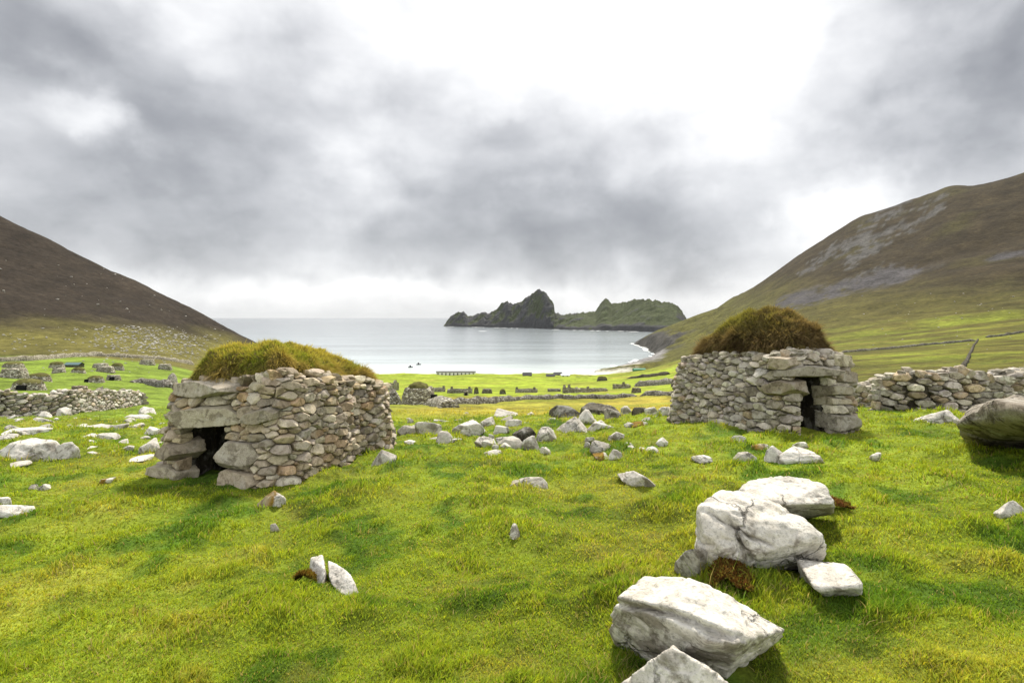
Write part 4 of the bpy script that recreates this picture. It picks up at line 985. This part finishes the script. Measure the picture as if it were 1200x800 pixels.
R(1084, 1142, 472, 497, 'pale sloping slab tucked behind the big slanting boulder', 'pf', 5)

# small stones strewn among the boulders, too alike to tell apart
rq = random.Random(404)
for grp, lab, box, nn in (('stones strewn by the long pale wall', 'small pale stone strewn among the rocks by the long pale wall', (0, 190, 488, 536), 44),
                          ('stones strewn in the boulder field', 'small pale stone strewn in the boulder field between the huts', (470, 780, 484, 532), 40)):
    for _ in range(nn):
        x = rq.uniform(box[0], box[1]); y = rq.uniform(box[2], box[3]); w = rq.uniform(6, 17) * (1 if y > 495 else .75); h = w * rq.uniform(.4, .65)
        o = R(x - w / 2, x + w / 2, y - h, y, lab, rq.choice(['p', 'pf', 'p', 'pw']), rq.randint(1, 9999)); o['group'] = grp
def moss_patch(x0, x1, y0, y1, label, col, seed):
    g = on_ground((x0 + x1) / 2, y1); d = g[1]; w = (x1 - x0) * d / F; r = np.random.RandomState(seed); n = 5200
    a, q = r.uniform(0, 6.28, n), np.sqrt(r.uniform(0, 1, n)); dep = min((y1 - y0) / F * d / ((y1 - HZ) / F), w)
    X_, Y_ = g[0] + np.cos(a) * q * w / 2, d + dep / 2 + np.sin(a) * q * dep / 2; k = fb2(X_, Y_, 7, 3, seed) + .35 - .55 * q ** 2 > 0; X_, Y_ = X_[k], Y_[k]; n = len(X_)
    z = Z(X_, Y_) + .02 + .05 * fb2(X_, Y_, 6, 2, seed) + .05 * (1 - ((X_ - g[0]) / w * 2) ** 2)
    c = np.array(col) * r.uniform(.5, 1.4, n)[:, None]; c = mixc(c, (.17, .15, .03), (r.uniform(0, 1, n) < .25 + .5 * (np.abs(X_ - g[0]) / w * 2) ** 2) * .85)
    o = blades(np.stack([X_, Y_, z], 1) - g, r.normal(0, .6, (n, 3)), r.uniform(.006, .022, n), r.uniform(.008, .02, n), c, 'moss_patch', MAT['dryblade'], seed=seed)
    o.location = g; return tag(o, label, 'moss', None, 'stuff')
moss_patch(836, 898, 676, 714, 'brown moss and dead bracken between the foreground boulders', (.13, .065, .02), 3)
moss_patch(962, 1014, 578, 602, 'reddish brown bare turf at the end of the undercut boulder', (.16, .07, .03), 5)
moss_patch(340, 368, 655, 690, 'ochre moss beside the upright white rock', (.17, .10, .02), 7)

# small white stones no one would count, on the scree under the west hill and on the east slope
rnd = random.Random(77); mb = MB()
for i in range(1100):
    if i < 960:
        px = rnd.gauss(178, 42); row = rnd.gauss(399, 11) + (px - 178) * .13
        if not (60 < px < 275) or row > 424 or row < 384: px, row = rnd.uniform(0, 230), rnd.uniform(392, 440)
    elif i < 1040: px, row = rnd.uniform(0, 260), rnd.uniform(300, 400)
    else: px, row = rnd.uniform(1010, 1195), rnd.uniform(345, 410)
    if px < 280 and row < np.interp(px, [0, 287], [250, 394]): continue
    g = on_ground(px, row); sz = rnd.uniform(.25, 1.0) ** 1.5 * (1.15 if i < 1040 else .8) * g[1] / 260
    V, T = loose(rnd, (sz * 1.5, sz, sz * .7), sub=1, fine=0); mb.add(V + [g[0], g[1], zat(g[0], g[1], True) + sz * .15], T, np.array(rnd.choice(PALE)) * rnd.uniform(.7, 1.05))
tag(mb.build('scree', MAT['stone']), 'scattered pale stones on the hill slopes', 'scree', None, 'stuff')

# ------------------------------------------------------------------ far dry-stone banks and walls
def bank(path, h, th, name, label, cat='wall', tint=(1, 1, 1), seed=1, mat='drystone', step=None, ragged=.35):
    path = np.array(path, float); L = np.r_[0, np.cumsum(np.linalg.norm(np.diff(path, axis=0), axis=1))]; n = max(8, int(L[-1] / (step or th * .8))); ss = np.linspace(0, L[-1], n)
    xs, ys = np.interp(ss, L, path[:, 0]), np.interp(ss, L, path[:, 1]); tx, ty = np.gradient(xs), np.gradient(ys); l = np.hypot(tx, ty); nx, ny = ty / l, -tx / l
    j = fb2(ss, np.full(n, seed * 3.3), 1.1 / th * .5, 3, seed); hh = h * (1 + ragged * 2 * j) * np.minimum(1, .5 + np.minimum(ss, L[-1] - ss) / h); z = Z(xs, ys, False) if True else None
    prof = [(-1.25, -.6), (-1.0, .35), (-.62, .95), (0, 1.06), (.62, .95), (1.0, .35), (1.25, -.6)]; V = []
    for q, (a, b) in enumerate(prof):
        w = th / 2 * a * (1 + .25 * fb2(ss, np.full(n, q * 5.0), .9 / th, 2, seed)); V.append(np.stack([xs + nx * w, ys + ny * w, z + hh * b * (1 + .12 * fb2(ss, np.full(n, q * 9.), 2.0 / th, 2, seed + 1))], 1))
    V = np.stack(V, 1); m_ = len(prof); I, J = np.meshgrid(np.arange(n - 1), np.arange(m_ - 1), indexing='ij'); k = (I * m_ + J).ravel()
    Q = np.stack([k, k + 1, k + m_ + 1, k + m_], 1); mb = MB(); mb.add(V.reshape(-1, 3), Q, tint); o0 = V[0, 3].copy(); o0[2] = z[0]
    for e in (0, n - 1): mb.add(V[e], [(0, i, i + 1) for i in range(1, m_ - 1)], tint)
    o = mb.build(name, MAT[mat], None, True, o0); return tag(o, label, cat)
def pts(*prs): return [tuple(on_ground(px, row)[:2]) for px, row in prs]
bank(pts((526, 475), (560, 473), (600, 470.5), (650, 468.5), (700, 467.5), (745, 466.8)), .72, .9, 'stone_wall', 'long low drystone wall crossing the yellow meadow beyond the dark outcrop', seed=3, tint=(.8, .8, .78))
bank(pts((751, 466.5), (775, 465), (805, 463)), .78, .9, 'stone_wall', 'short low drystone wall running on behind the domed hut after a gap', seed=4, tint=(.8, .8, .78))
bank(pts((-60, 424), (0, 424), (35, 422.5), (80, 418.5), (112, 417), (150, 419), (200, 423), (225, 427)), 1.3, 2.0, 'stone_wall', 'pale head wall curving along the foot of the heather hill', seed=5, tint=(1.15, 1.12, 1.0))
bank(pts((985, 414), (1030, 410), (1090, 404), (1143, 399.5)), .75, 1.3, 'stone_wall', 'thin drystone wall running up the olive slope above the grey wall', seed=6, tint=(.7, .7, .65))
bank(pts((1146, 398), (1141, 405), (1136, 416), (1126, 433)), .4, .6, 'stone_wall', 'dark drystone wall climbing straight up the olive slope', seed=7, tint=(.38, .37, .34))
bank(pts((1156, 396), (1172, 394.5), (1205, 389), (1250, 384)), .9, 1.3, 'stone_wall', 'dark upper length of drystone wall beyond the climbing wall', seed=8, tint=(.55, .55, .5))
bank(pts((745, 453), (760, 452), (790, 449.5)), 1.6, 1.6, 'stone_wall', 'ruined grey wall on the bright meadow behind the domed hut', seed=9)
bank(pts((735, 444.5), (755, 442.5), (783, 439.0)), 1.6, 2.2, 'earth_bank', 'dark earth bank edging the bright meadow near the beach', 'bank', (.35, .33, .28), 10)
bank(pts((672, 443), (700, 442.5)), 1.0, 2.2, 'earth_bank', 'short dark earth bank beside the sheds near the beach', 'bank', (.35, .33, .28), 11)
bank(pts((448, 474.5), (457, 474.3), (467, 474)), 1.25, 1.0, 'stone_wall', 'short pale wall joining the far turf-topped hut', seed=12)
bank(pts((505, 475), (514, 476), (526, 478)), .9, 1.6, 'rubble_heap', 'heap of pale rubble beside the far turf-topped hut', 'rubble', (1.2, 1.2, 1.15), 13)
bank(pts((405, 446), (425, 444)), .8, 1.2, 'stone_wall', 'faint drystone wall behind the gabled ruin', seed=14)

def cleit(x0, x1, y0, y1, label, turf=True, door=None, tint=(1.3, 1.28, 1.2), tops='fartoof', seed=None, cat='stone hut', group='small stone huts on the far slopes', cap=.84, wf=.66):
    """a small stone store: battered boat-shaped wall, turf cap, low doorway"""
    seed = seed or int(x0 * 3 + y1); rnd = random.Random(seed); g = on_ground((x0 + x1) / 2, y1); d = g[1]; w = (x1 - x0) * d / F; h = (y1 - y0) * d / F
    root = empty('stone_hut', tuple(g), label, cat, group); n, m_ = 40, 12; th = np.linspace(0, 2 * math.pi, n, endpoint=False); dep = w * rnd.uniform(.75, 1.0)
    def ringf(v, grow=1.0): return np.sign(np.cos(th)) * np.abs(np.cos(th)) ** .8 * w / 2 * grow, np.sign(np.sin(th)) * np.abs(np.sin(th)) ** .8 * dep / 2 * grow
    hw = h * (wf if turf else .92); V = []
    for k in range(m_):
        v = k / (m_ - 1); X_, Y_ = ringf(v, 1 - .22 * v ** 1.5); q = fbm(np.stack([X_ / w * 7, Y_ / w * 7, np.full(n, v * 4)], 1), 3, .6, seed)
        V.append(np.stack([X_ * (1 + .10 * q), Y_ * (1 + .10 * q), -.3 + v * (hw + .3) * (1 + .10 * q * (k == m_ - 1))], 1))
    V = np.array(V).reshape(-1, 3); I, J = np.meshgrid(np.arange(m_ - 1), np.arange(n), indexing='ij'); k = (I * n + J).ravel(); k2 = (I * n + (J + 1) % n).ravel()
    mb = MB(); top = len(V); V = np.vstack([V, [[0, 0, hw * (1.0 if turf else .9)]]]); mb.add(V, np.concatenate([np.stack([k, k2, k2 + n], 1), np.stack([k, k2 + n, k + n], 1), np.array([((m_ - 1) * n + i, (m_ - 1) * n + (i + 1) % n, top) for i in range(n)])]), np.array(tint))
    V_ = dep / 2
    mb.V = [v + [0, V_, 0] for v in mb.V]; mb.build('stone_wall', MAT['drystone'], root)
    if turf:
        mb = MB(); V = []
        for k in range(9):
            q = 1 - k / 8; X_, Y_ = ringf(0, cap * max(q, .02)); z = hw - .08 * h + (h - hw + .08 * h) * (1 - q ** 2.4) ** .7; e = fbm(np.stack([X_ / w * 5, Y_ / w * 5, np.full(n, 1.)], 1), 3, .6, seed + 1)
            V.append(np.stack([X_ * (1 + .1 * e), Y_ * (1 + .1 * e) + V_, z + .10 * h * e], 1))
        V = np.array(V).reshape(-1, 3); I, J = np.meshgrid(np.arange(8), np.arange(n), indexing='ij'); k = (I * n + J).ravel(); k2 = (I * n + (J + 1) % n).ravel()
        mb.add(V, np.stack([k, k2, k2 + n, k + n], 1)); mb.build('turf_roof', MAT[tops], root)
    if door is not None:  # solid near-black box; the shade inside the doorway is its colour
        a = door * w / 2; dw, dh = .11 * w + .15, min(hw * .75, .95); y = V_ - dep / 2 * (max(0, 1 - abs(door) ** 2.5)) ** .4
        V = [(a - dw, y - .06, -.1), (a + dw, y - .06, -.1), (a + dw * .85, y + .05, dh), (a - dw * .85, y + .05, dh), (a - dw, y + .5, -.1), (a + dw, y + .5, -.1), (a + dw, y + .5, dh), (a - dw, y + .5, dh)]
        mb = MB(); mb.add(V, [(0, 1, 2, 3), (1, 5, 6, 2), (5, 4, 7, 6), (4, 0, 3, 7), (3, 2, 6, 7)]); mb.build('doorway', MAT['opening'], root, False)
    return root
cleit(467, 508, 449, 473.5, 'far round stone hut with a dark green turf top, seen between the two near huts', door=.86, seed=5, group=None, cap=.64, wf=.72)
cleit(3, 39, 445, 458, 'stone hut with a dark doorway just above the long pale wall', door=.15)
cleit(-8, 20, 432, 443, 'large pale stone hut at the edge of the view on the green slope', turf=False)
cleit(24, 49, 438, 447, 'broad low stone hut uphill from the one with the dark doorway', turf=True)
cleit(53, 70, 424, 431.5, 'stone hut nearest the pale head wall, uphill of a pair', turf=True)
cleit(57, 71, 431.5, 438, 'lower stone hut of a close pair below the pale head wall', turf=False)
cleit(79, 95, 431, 438.5, 'stone hut directly below the blue-green sheeted shelter', turf=True)
cleit(78, 97, 452.5, 461, 'domed stone hut peeping over the long pale wall', turf=False, tint=(.9, .8, .7))
cleit(97, 116, 440.5, 448.5, 'stone hut with a dark side in the middle of the green slope', turf=True, door=-.6)
cleit(121, 137, 439.5, 446, 'small stone hut with a black doorway, alone on the green slope', turf=False, door=.2)
cleit(108, 128, 429.5, 436.5, 'long low stone hut at the lower side of a cluster of three', turf=False)
cleit(126, 141, 425.5, 434, 'taller stone hut at the upper side of a cluster of three', turf=True)
cleit(104, 121, 426, 431, 'flat stone hut behind the other two of a cluster of three', turf=False)
cleit(160, 176, 421, 427.5, 'stone hut on the stony ground under the scree, beside the head wall end', turf=False)
cleit(182, 197, 426.5, 433, 'stone hut just behind the grassy roof of the low hut', turf=False)
cleit(-4, 18, 424.5, 431, 'stone hut at the edge of the view close under the head wall', turf=True)
cleit(543, 549, 458, 464, 'tiny stone hut with a dark hole between village ruins', turf=False, door=0)
cleit(555, 561, 453.5, 461.5, 'small dark rounded stone hut beside the long village ruin', turf=True, tint=(.5, .5, .45))
cleit(564, 577, 456, 461.5, 'low dark stone hut next to the rounded village stone hut', turf=False, tint=(.7, .7, .6))
cleit(585, 593, 456, 461.5, 'lone dark stone hut on the bright village meadow', turf=True, tint=(.5, .5, .45))
cleit(741, 753, 454.5, 460.5, 'dark stone hut just below the ruined grey wall', turf=False, tint=(.7, .65, .55))
cleit(700, 713, 441, 447, 'small dark stone hut near the short dark earth bank', turf=True, tint=(.45, .45, .4))
cleit(788, 800, 444.5, 453, 'dark stone hut partly hidden by the domed hut wall', turf=False, tint=(.6, .55, .5))

# sheeted shelter among the small far stone huts
g = on_ground(84, 430); w = 17 * g[1] / F; h = 5.2 * g[1] / F; t = empty('shelter', tuple(g), 'small shelter with a blue-green sheet roof among the small far stone huts', 'shelter')
mb = MB(); mb.add([(-w / 2, 0, -.2), (w / 2, 0, -.2), (w / 2, w * .5, -.2), (-w / 2, w * .5, -.2), (-w / 2, 0, h * .6), (w / 2, 0, h * .6), (w / 2, w * .5, h * .6), (-w / 2, w * .5, h * .6)], [(0, 1, 5, 4), (1, 2, 6, 5), (2, 3, 7, 6), (3, 0, 4, 7)], (.5, .5, .45)); mb.build('stone_wall', MAT['drystone'], t, False)
mb = MB(); a = w * .54; mb.add([(-a, -.2, h * .55), (a, -.2, h * .55), (a, w * .25, h), (-a, w * .25, h), (a, w * .55, h * .55), (-a, w * .55, h * .55)], [(0, 1, 2, 3), (3, 2, 4, 5)]); mb.add([(-a, -.2, h * .45), (a, -.2, h * .45), (a, -.2, h * .55), (-a, -.2, h * .55)], [(0, 1, 2, 3)]); mb.build('sheet_roof', MAT['tarp'], t, False)

def ruin(x0, x1, y0, y1, label, turn=0.0, gable=None, stubs=(), dep=.45, tint=(1.3, 1.28, 1.2)):
    """roofless cottage: four broken walls, a gable or chimney stubs where they still stand"""
    g = on_ground((x0 + x1) / 2, y1); d = g[1]; w = (x1 - x0) * d / F; h = (y1 - y0) * d / F; D_ = w * dep; ca, sa = math.cos(turn), math.sin(turn); seed = int(x0 + y1)
    t = empty('ruined_cottage', tuple(g), label, 'ruin', 'ruined cottages of the village')
    def wall(a, b, hh, nm='broken_wall', peak=0.0):
        a, b = np.array(a, float), np.array(b, float); L = np.linalg.norm(b - a); n = max(6, int(L / .45)); q = np.linspace(0, 1, n); T_ = (b - a) / L; nn = np.array([T_[1], -T_[0]]) * .35
        top = hh * (1 + .35 * fb2(q * L, np.full(n, seed * 1.7 + a[0]), .55, 3, seed)) + peak * (1 - np.abs(2 * q - 1)); V = []
        for i in range(n):
            p = a + (b - a) * q[i]; V += [(*(p + nn), -.5), (*(p + nn * .85), top[i]), (*(p - nn * .85), top[i] * .97), (*(p - nn), -.5)]
        V = np.array(V); V = np.column_stack([V[:, 0] * ca - V[:, 1] * sa, V[:, 0] * sa + V[:, 1] * ca, V[:, 2]]); Q = []
        for i in range(n - 1):
            for j in range(3): Q.append((i * 4 + j, i * 4 + 4 + j, i * 4 + 5 + j, i * 4 + 1 + j))
        Q += [(0, 1, 2, 3), (n * 4 - 1, n * 4 - 2, n * 4 - 3, n * 4 - 4)]; mb = MB(); mb.add(V, Q, tint); mb.build(nm, MAT['drystone'], t, False)
    lo = h * (.55 if (gable or stubs) else .8)
    wall((-w / 2, 0), (w / 2, 0), lo); wall((-w / 2, D_), (w / 2, D_), lo * 1.05)
    for k, x in ((0, -w / 2 + .36), (1, w / 2 - .36)):
        g_ = gable is not None and k == gable; wall((x, .37), (x, D_ - .37), lo * 1.02, 'gable_wall' if g_ else 'broken_wall', (h - lo) if g_ else 0)
    for s in stubs:
        mb = MB(); x = (s - .5) * w; q = [(x - .45, .1, 0), (x + .45, .1, 0), (x + .45, .9, 0), (x - .45, .9, 0), (x - .30, .2, h), (x + .25, .2, h * 1.05), (x + .25, .8, h), (x - .30, .8, h * .95)]
        q = [(a * ca - b * sa, a * sa + b * ca, c) for a, b, c in q]; mb.add(q, [(0, 1, 5, 4), (1, 2, 6, 5), (2, 3, 7, 6), (3, 0, 4, 7), (4, 5, 6, 7)], np.array(tint) * .8); mb.build('chimney_stub', MAT['drystone'], t, False)
    return t
ruin(438, 463, 444, 457.5, 'roofless gabled ruin above the far turf-topped hut', -.2, 1, (), .5)
ruin(503, 521, 452, 459, 'village ruin with one tall stub, nearest the far turf-topped hut', 0, None, (.93,))
ruin(524, 553, 453, 460.5, 'long low village ruin with two upright stubs', 0, None, (.18, .9), .3, (1.0, 1.0, .95))
ruin(604, 630, 453.5, 460, 'low village ruin with two thin stubs, alone in the middle of the meadow', 0, None, (.06, .86), .3, (1.1, 1.1, 1.0))
ruin(642, 657, 455.3, 459, 'lowest village ruin, hardly above the grass', 0, None, (), .4, (1.1, 1.1, 1.0))
ruin(660, 678, 450.5, 461, 'tall pointed village ruin beside a long broken one', 0, 0, (.4,), .5, (1.15, 1.12, 1.0))
ruin(677, 712, 453, 459.5, 'long broken village ruin stretching from the pointed ruin', .03, None, (.35,), .3, (1.15, 1.12, 1.0))
ruin(720, 739, 447.5, 455, 'ruin with a humped wall in front of the ruined grey wall', .1, None, (.6,), .4, (1.15, 1.12, 1.0))
# tumbled enclosure with a dark pinnacle on the green slope
bank(pts((154, 449), (170, 449.5), (186, 452), (199, 455)), .9, 1.6, 'rubble_heap', 'spread of grey rubble with flat slabs beyond the low hut', 'rubble', (.75, .75, .75), 21)
R(189, 206, 434, 452, 'dark pointed rock standing at the end of the grey rubble', 'dw', 6)

# ------------------------------------------------------------------ buildings by the beach
def house(x0, x1, y0, y1, label, wall='darkwall', roof='slate', turn=0.0, dep=.6, name='shed', cat='shed', wins=0, roof_h=.45):
    g = on_ground((x0 + x1) / 2, y1); d = g[1]; w = (x1 - x0) * d / F; h = (y1 - y0) * d / F; e = h * (1 - roof_h); D_ = w * dep; t = empty(name, tuple(g), label, cat); t.rotation_euler[2] = turn
    mb = MB(); mb.add([(-w / 2, 0, -1.5), (w / 2, 0, -1.5), (w / 2, D_, -1.5), (-w / 2, D_, -1.5), (-w / 2, 0, e), (w / 2, 0, e), (w / 2, D_, e), (-w / 2, D_, e), (-w / 2, D_ / 2, h - .05), (w / 2, D_ / 2, h - .05)], [(0, 1, 5, 4), (1, 2, 6, 5), (2, 3, 7, 6), (3, 0, 4, 7), (4, 4, 8, 7), (5, 6, 9, 9)])
    mb.build('wall', MAT[wall], t, False)
    mb = MB(); o = .25; a = w / 2 + o; s = (h - e) / (D_ / 2); yb, zb = -o, e - o * s
    V = [(-a, yb, zb), (a, yb, zb), (a, D_ / 2, h), (-a, D_ / 2, h), (a, D_ - yb, zb), (-a, D_ - yb, zb)]; V += [(x, y, z + .18) for x, y, z in V]
    mb.add(V, [(6, 7, 8, 9), (9, 8, 10, 11), (0, 3, 2, 1), (3, 5, 4, 2), (0, 1, 7, 6), (5, 11, 10, 4), (1, 2, 8, 7), (2, 4, 10, 8), (0, 6, 9, 3), (3, 9, 11, 5)]); mb.build('roof', MAT[roof], t, False)
    for i in range(wins):
        x = -w / 2 + (i + .5) * w / wins; ww = w / wins * .16; mb = MB(); mb.add([(x - ww, -.06, e * .15), (x + ww, -.06, e * .15), (x + ww, -.06, e * .85), (x - ww, -.06, e * .85), (x - ww, .3, e * .15), (x + ww, .3, e * .15), (x + ww, .3, e * .85), (x - ww, .3, e * .85)], [(0, 1, 2, 3), (0, 3, 7, 4), (1, 5, 6, 2), (3, 2, 6, 7), (0, 4, 5, 1)]); mb.build('window', MAT['slate'], t, False)
    return t
house(511, 557, 435.3, 440.6, 'long low white building with a dark roof and a row of windows by the shore', 'whitewall', 'slate', 0, .14, 'long_building', 'building', 10, .16)
house(613, 623, 436.8, 443, 'lone dark shed standing on the beach edge', 'darkwall', 'slate', .05, .7)
house(640.5, 650, 438.5, 443, 'dark shed at the end of the huddle of beach buildings', 'darkwall', 'slate', 0, .6, wins=1)
house(650, 659, 436.5, 441.5, 'dark-roofed shed in the middle of the beach buildings', 'whitewall', 'slate', .2, .7, wins=1)
house(657.5, 667.5, 438.5, 442.3, 'low white shed on the bright side of the beach buildings', 'whitewall', 'whitewall', -.1, .6, wins=2, roof_h=.3)
house(409.5, 418.5, 430.0, 440, 'dark gabled house just showing past the roof of the low hut', 'darkwall', 'slate', -.5, .8, 'house', 'house', 1)
house(743, 757, 431.8, 434.5, 'low green-roofed shed on the shingle under the headland', 'greenroof', 'greenroof', .2, .4)

# two boats at anchor
def boat(px, row, label, cabin=True):
    d = -SEA * F / (row - HZ); x = (px - 600) / F * d; L, B_ = 4.6, 1.7; t = empty('boat', (x, d, SEA), label, 'boat', 'boats at anchor in the bay'); q = np.linspace(-1, 1, 15); V = []
    for s in q:
        b = B_ / 2 * (1 - max(0, s) ** 2.4) * (1 if s > -.98 else .9); z = .62 + .35 * max(0, s) ** 2
        V += [(s * L / 2, -b, z), (s * L / 2 * .96, -b * .75, .0), (s * L / 2 * .92, 0, -.25), (s * L / 2 * .96, b * .75, .0), (s * L / 2, b, z)]
    Q = [(i * 5 + j, i * 5 + 5 + j, i * 5 + 6 + j, i * 5 + 1 + j) for i in range(14) for j in range(4)] + [(i * 5 + 4, i * 5 + 9, i * 5 + 5, i * 5) for i in range(14)] + [(0, 1, 3, 4)]
    mb = MB(); mb.add(V, Q); mb.build('hull', MAT['hull'], t, False); mb = MB(); a, b, c, e = -.9, .7, .62, .58
    mb.add([(a, -e, .55), (b, -e, .55), (b, e, .55), (a, e, .55), (a + .1, -e * .9, 2.0), (b - .4, -e * .9, 2.0), (b - .4, e * .9, 2.0), (a + .1, e * .9, 2.0)], [(0, 1, 5, 4), (1, 2, 6, 5), (2, 3, 7, 6), (3, 0, 4, 7), (4, 5, 6, 7)]); mb.build('cabin', MAT['slate'], t, False)
boat(480.7, 430.5, 'dark boat on the bay, lying closer to the shore'); boat(490.3, 427.3, 'dark boat on the bay, lying farther out')
# ------------------------------------------------------------------ grass of the near meadow
def meadow(n, seed):
    r = np.random.RandomState(seed); y0, y1 = 1.9, 42.0; q = r.uniform(0, 1, n); e = -.75
    y = (y0 ** e + q * (y1 ** e - y0 ** e)) ** (1 / e); x = r.uniform(-1.12, 1.12, n) * (y + .6)
    k = np.ones(n, bool)
    for fx, fy, fw, fd, a in FOOT:
        ca, sa = math.cos(a), math.sin(a); dx_, dy_ = x - fx, y - fy; u, v = dx_ * ca + dy_ * sa, -dx_ * sa + dy_ * ca
        if a: k &= ~((np.abs(u) < fw * .95) & (np.abs(v) < fd * .95))
        else: k &= (u / fw) ** 2 + (v / fd) ** 2 > 1
    # longer grass the sheep leave round the foot of every stone
    ex, ey = [x[k]], [y[k]]
    for fx, fy, fw, fd, a in FOOT:
        if a or fy > 24 or fy < 2: continue
        m_ = int(min(900, 260 * (fw + fd) / max(.6, fy / 9))); th = r.uniform(0, 6.283, m_); q = r.uniform(1.35, 2.25, m_)
        ex.append(fx + np.cos(th) * q * fw); ey.append(fy + np.sin(th) * q * fd)
    nb = len(ex[0]); x, y = np.concatenate(ex), np.concatenate(ey); n = len(x); tall = np.arange(n) >= nb; z = Z(x, y); col = cover(x, y) ; tu = fb2(x, y, 1.05, 3, 2.0); tl = fb2(x, y, 2.4, 3, 61)
    sc = (np.maximum(y, 2) / 3.2) ** .30
    h = r.uniform(.010, .027, n) * (1 + 1.5 * sstep(.05, .4, tu) + 1.9 * sstep(.08, .4, tl)) * sc
    h[tall] *= r.uniform(1.2, 2.3, tall.sum())
    w = r.uniform(.0035, .0065, n) * (np.maximum(y, 2.4) / 2.8) ** .80
    wx, wy = fb2(x, y, 1.3, 2, 62), fb2(x, y, 1.3, 2, 63)
    ln = np.stack([wx * .45 + .1, wy * .45, -np.abs(r.normal(0, .15, n))], 1) + r.normal(0, .50, (n, 3)) * [1, 1, .2]
    col = 1.85 * col * r.uniform(.55, 1.40, n)[:, None] * np.stack([r.uniform(.85, 1.2, n), np.ones(n), r.uniform(.7, 1.3, n)], 1)
    dry = r.uniform(0, 1, n) < .035 + .09 * sstep(.0, .4, fb2(x, y, .8, 3, 64)); col[dry] = np.array([.40, .33, .14]) * r.uniform(.7, 1.25, dry.sum())[:, None]; h[dry] *= 1.25
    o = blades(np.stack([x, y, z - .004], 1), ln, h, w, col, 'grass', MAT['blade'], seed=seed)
    return tag(o, 'short green turf with darker tufts and dry straw, covering the near meadow', 'grass', None, 'stuff')
meadow(640000, 5)
# ------------------------------------------------------------------ the air over the bay
hm, t, out = new_mat('sea_haze'); v = N(t, 'ShaderNodeVolumePrincipled'); v.inputs['Color'].default_value = (.86, .90, .95, 1)
v.inputs['Density'].default_value = 0.00002; v.inputs['Anisotropy'].default_value = 0.0; t.links.new(v.outputs[0], out.inputs['Volume'])
mb = MB(); a, b0, b1, z0, z1 = 71000., -4000., 71000., -80., 420.
mb.add([(-a, b0, z0), (a, b0, z0), (a, b1, z0), (-a, b1, z0), (-a, b0, z1), (a, b0, z1), (a, b1, z1), (-a, b1, z1)], [(0, 3, 2, 1), (4, 5, 6, 7), (0, 1, 5, 4), (1, 2, 6, 5), (2, 3, 7, 6), (3, 0, 4, 7)])
hz_ = mb.build('haze', hm, None, False); hz_['kind'] = 'stuff'; hz_['label'] = 'thin sea haze over the bay'
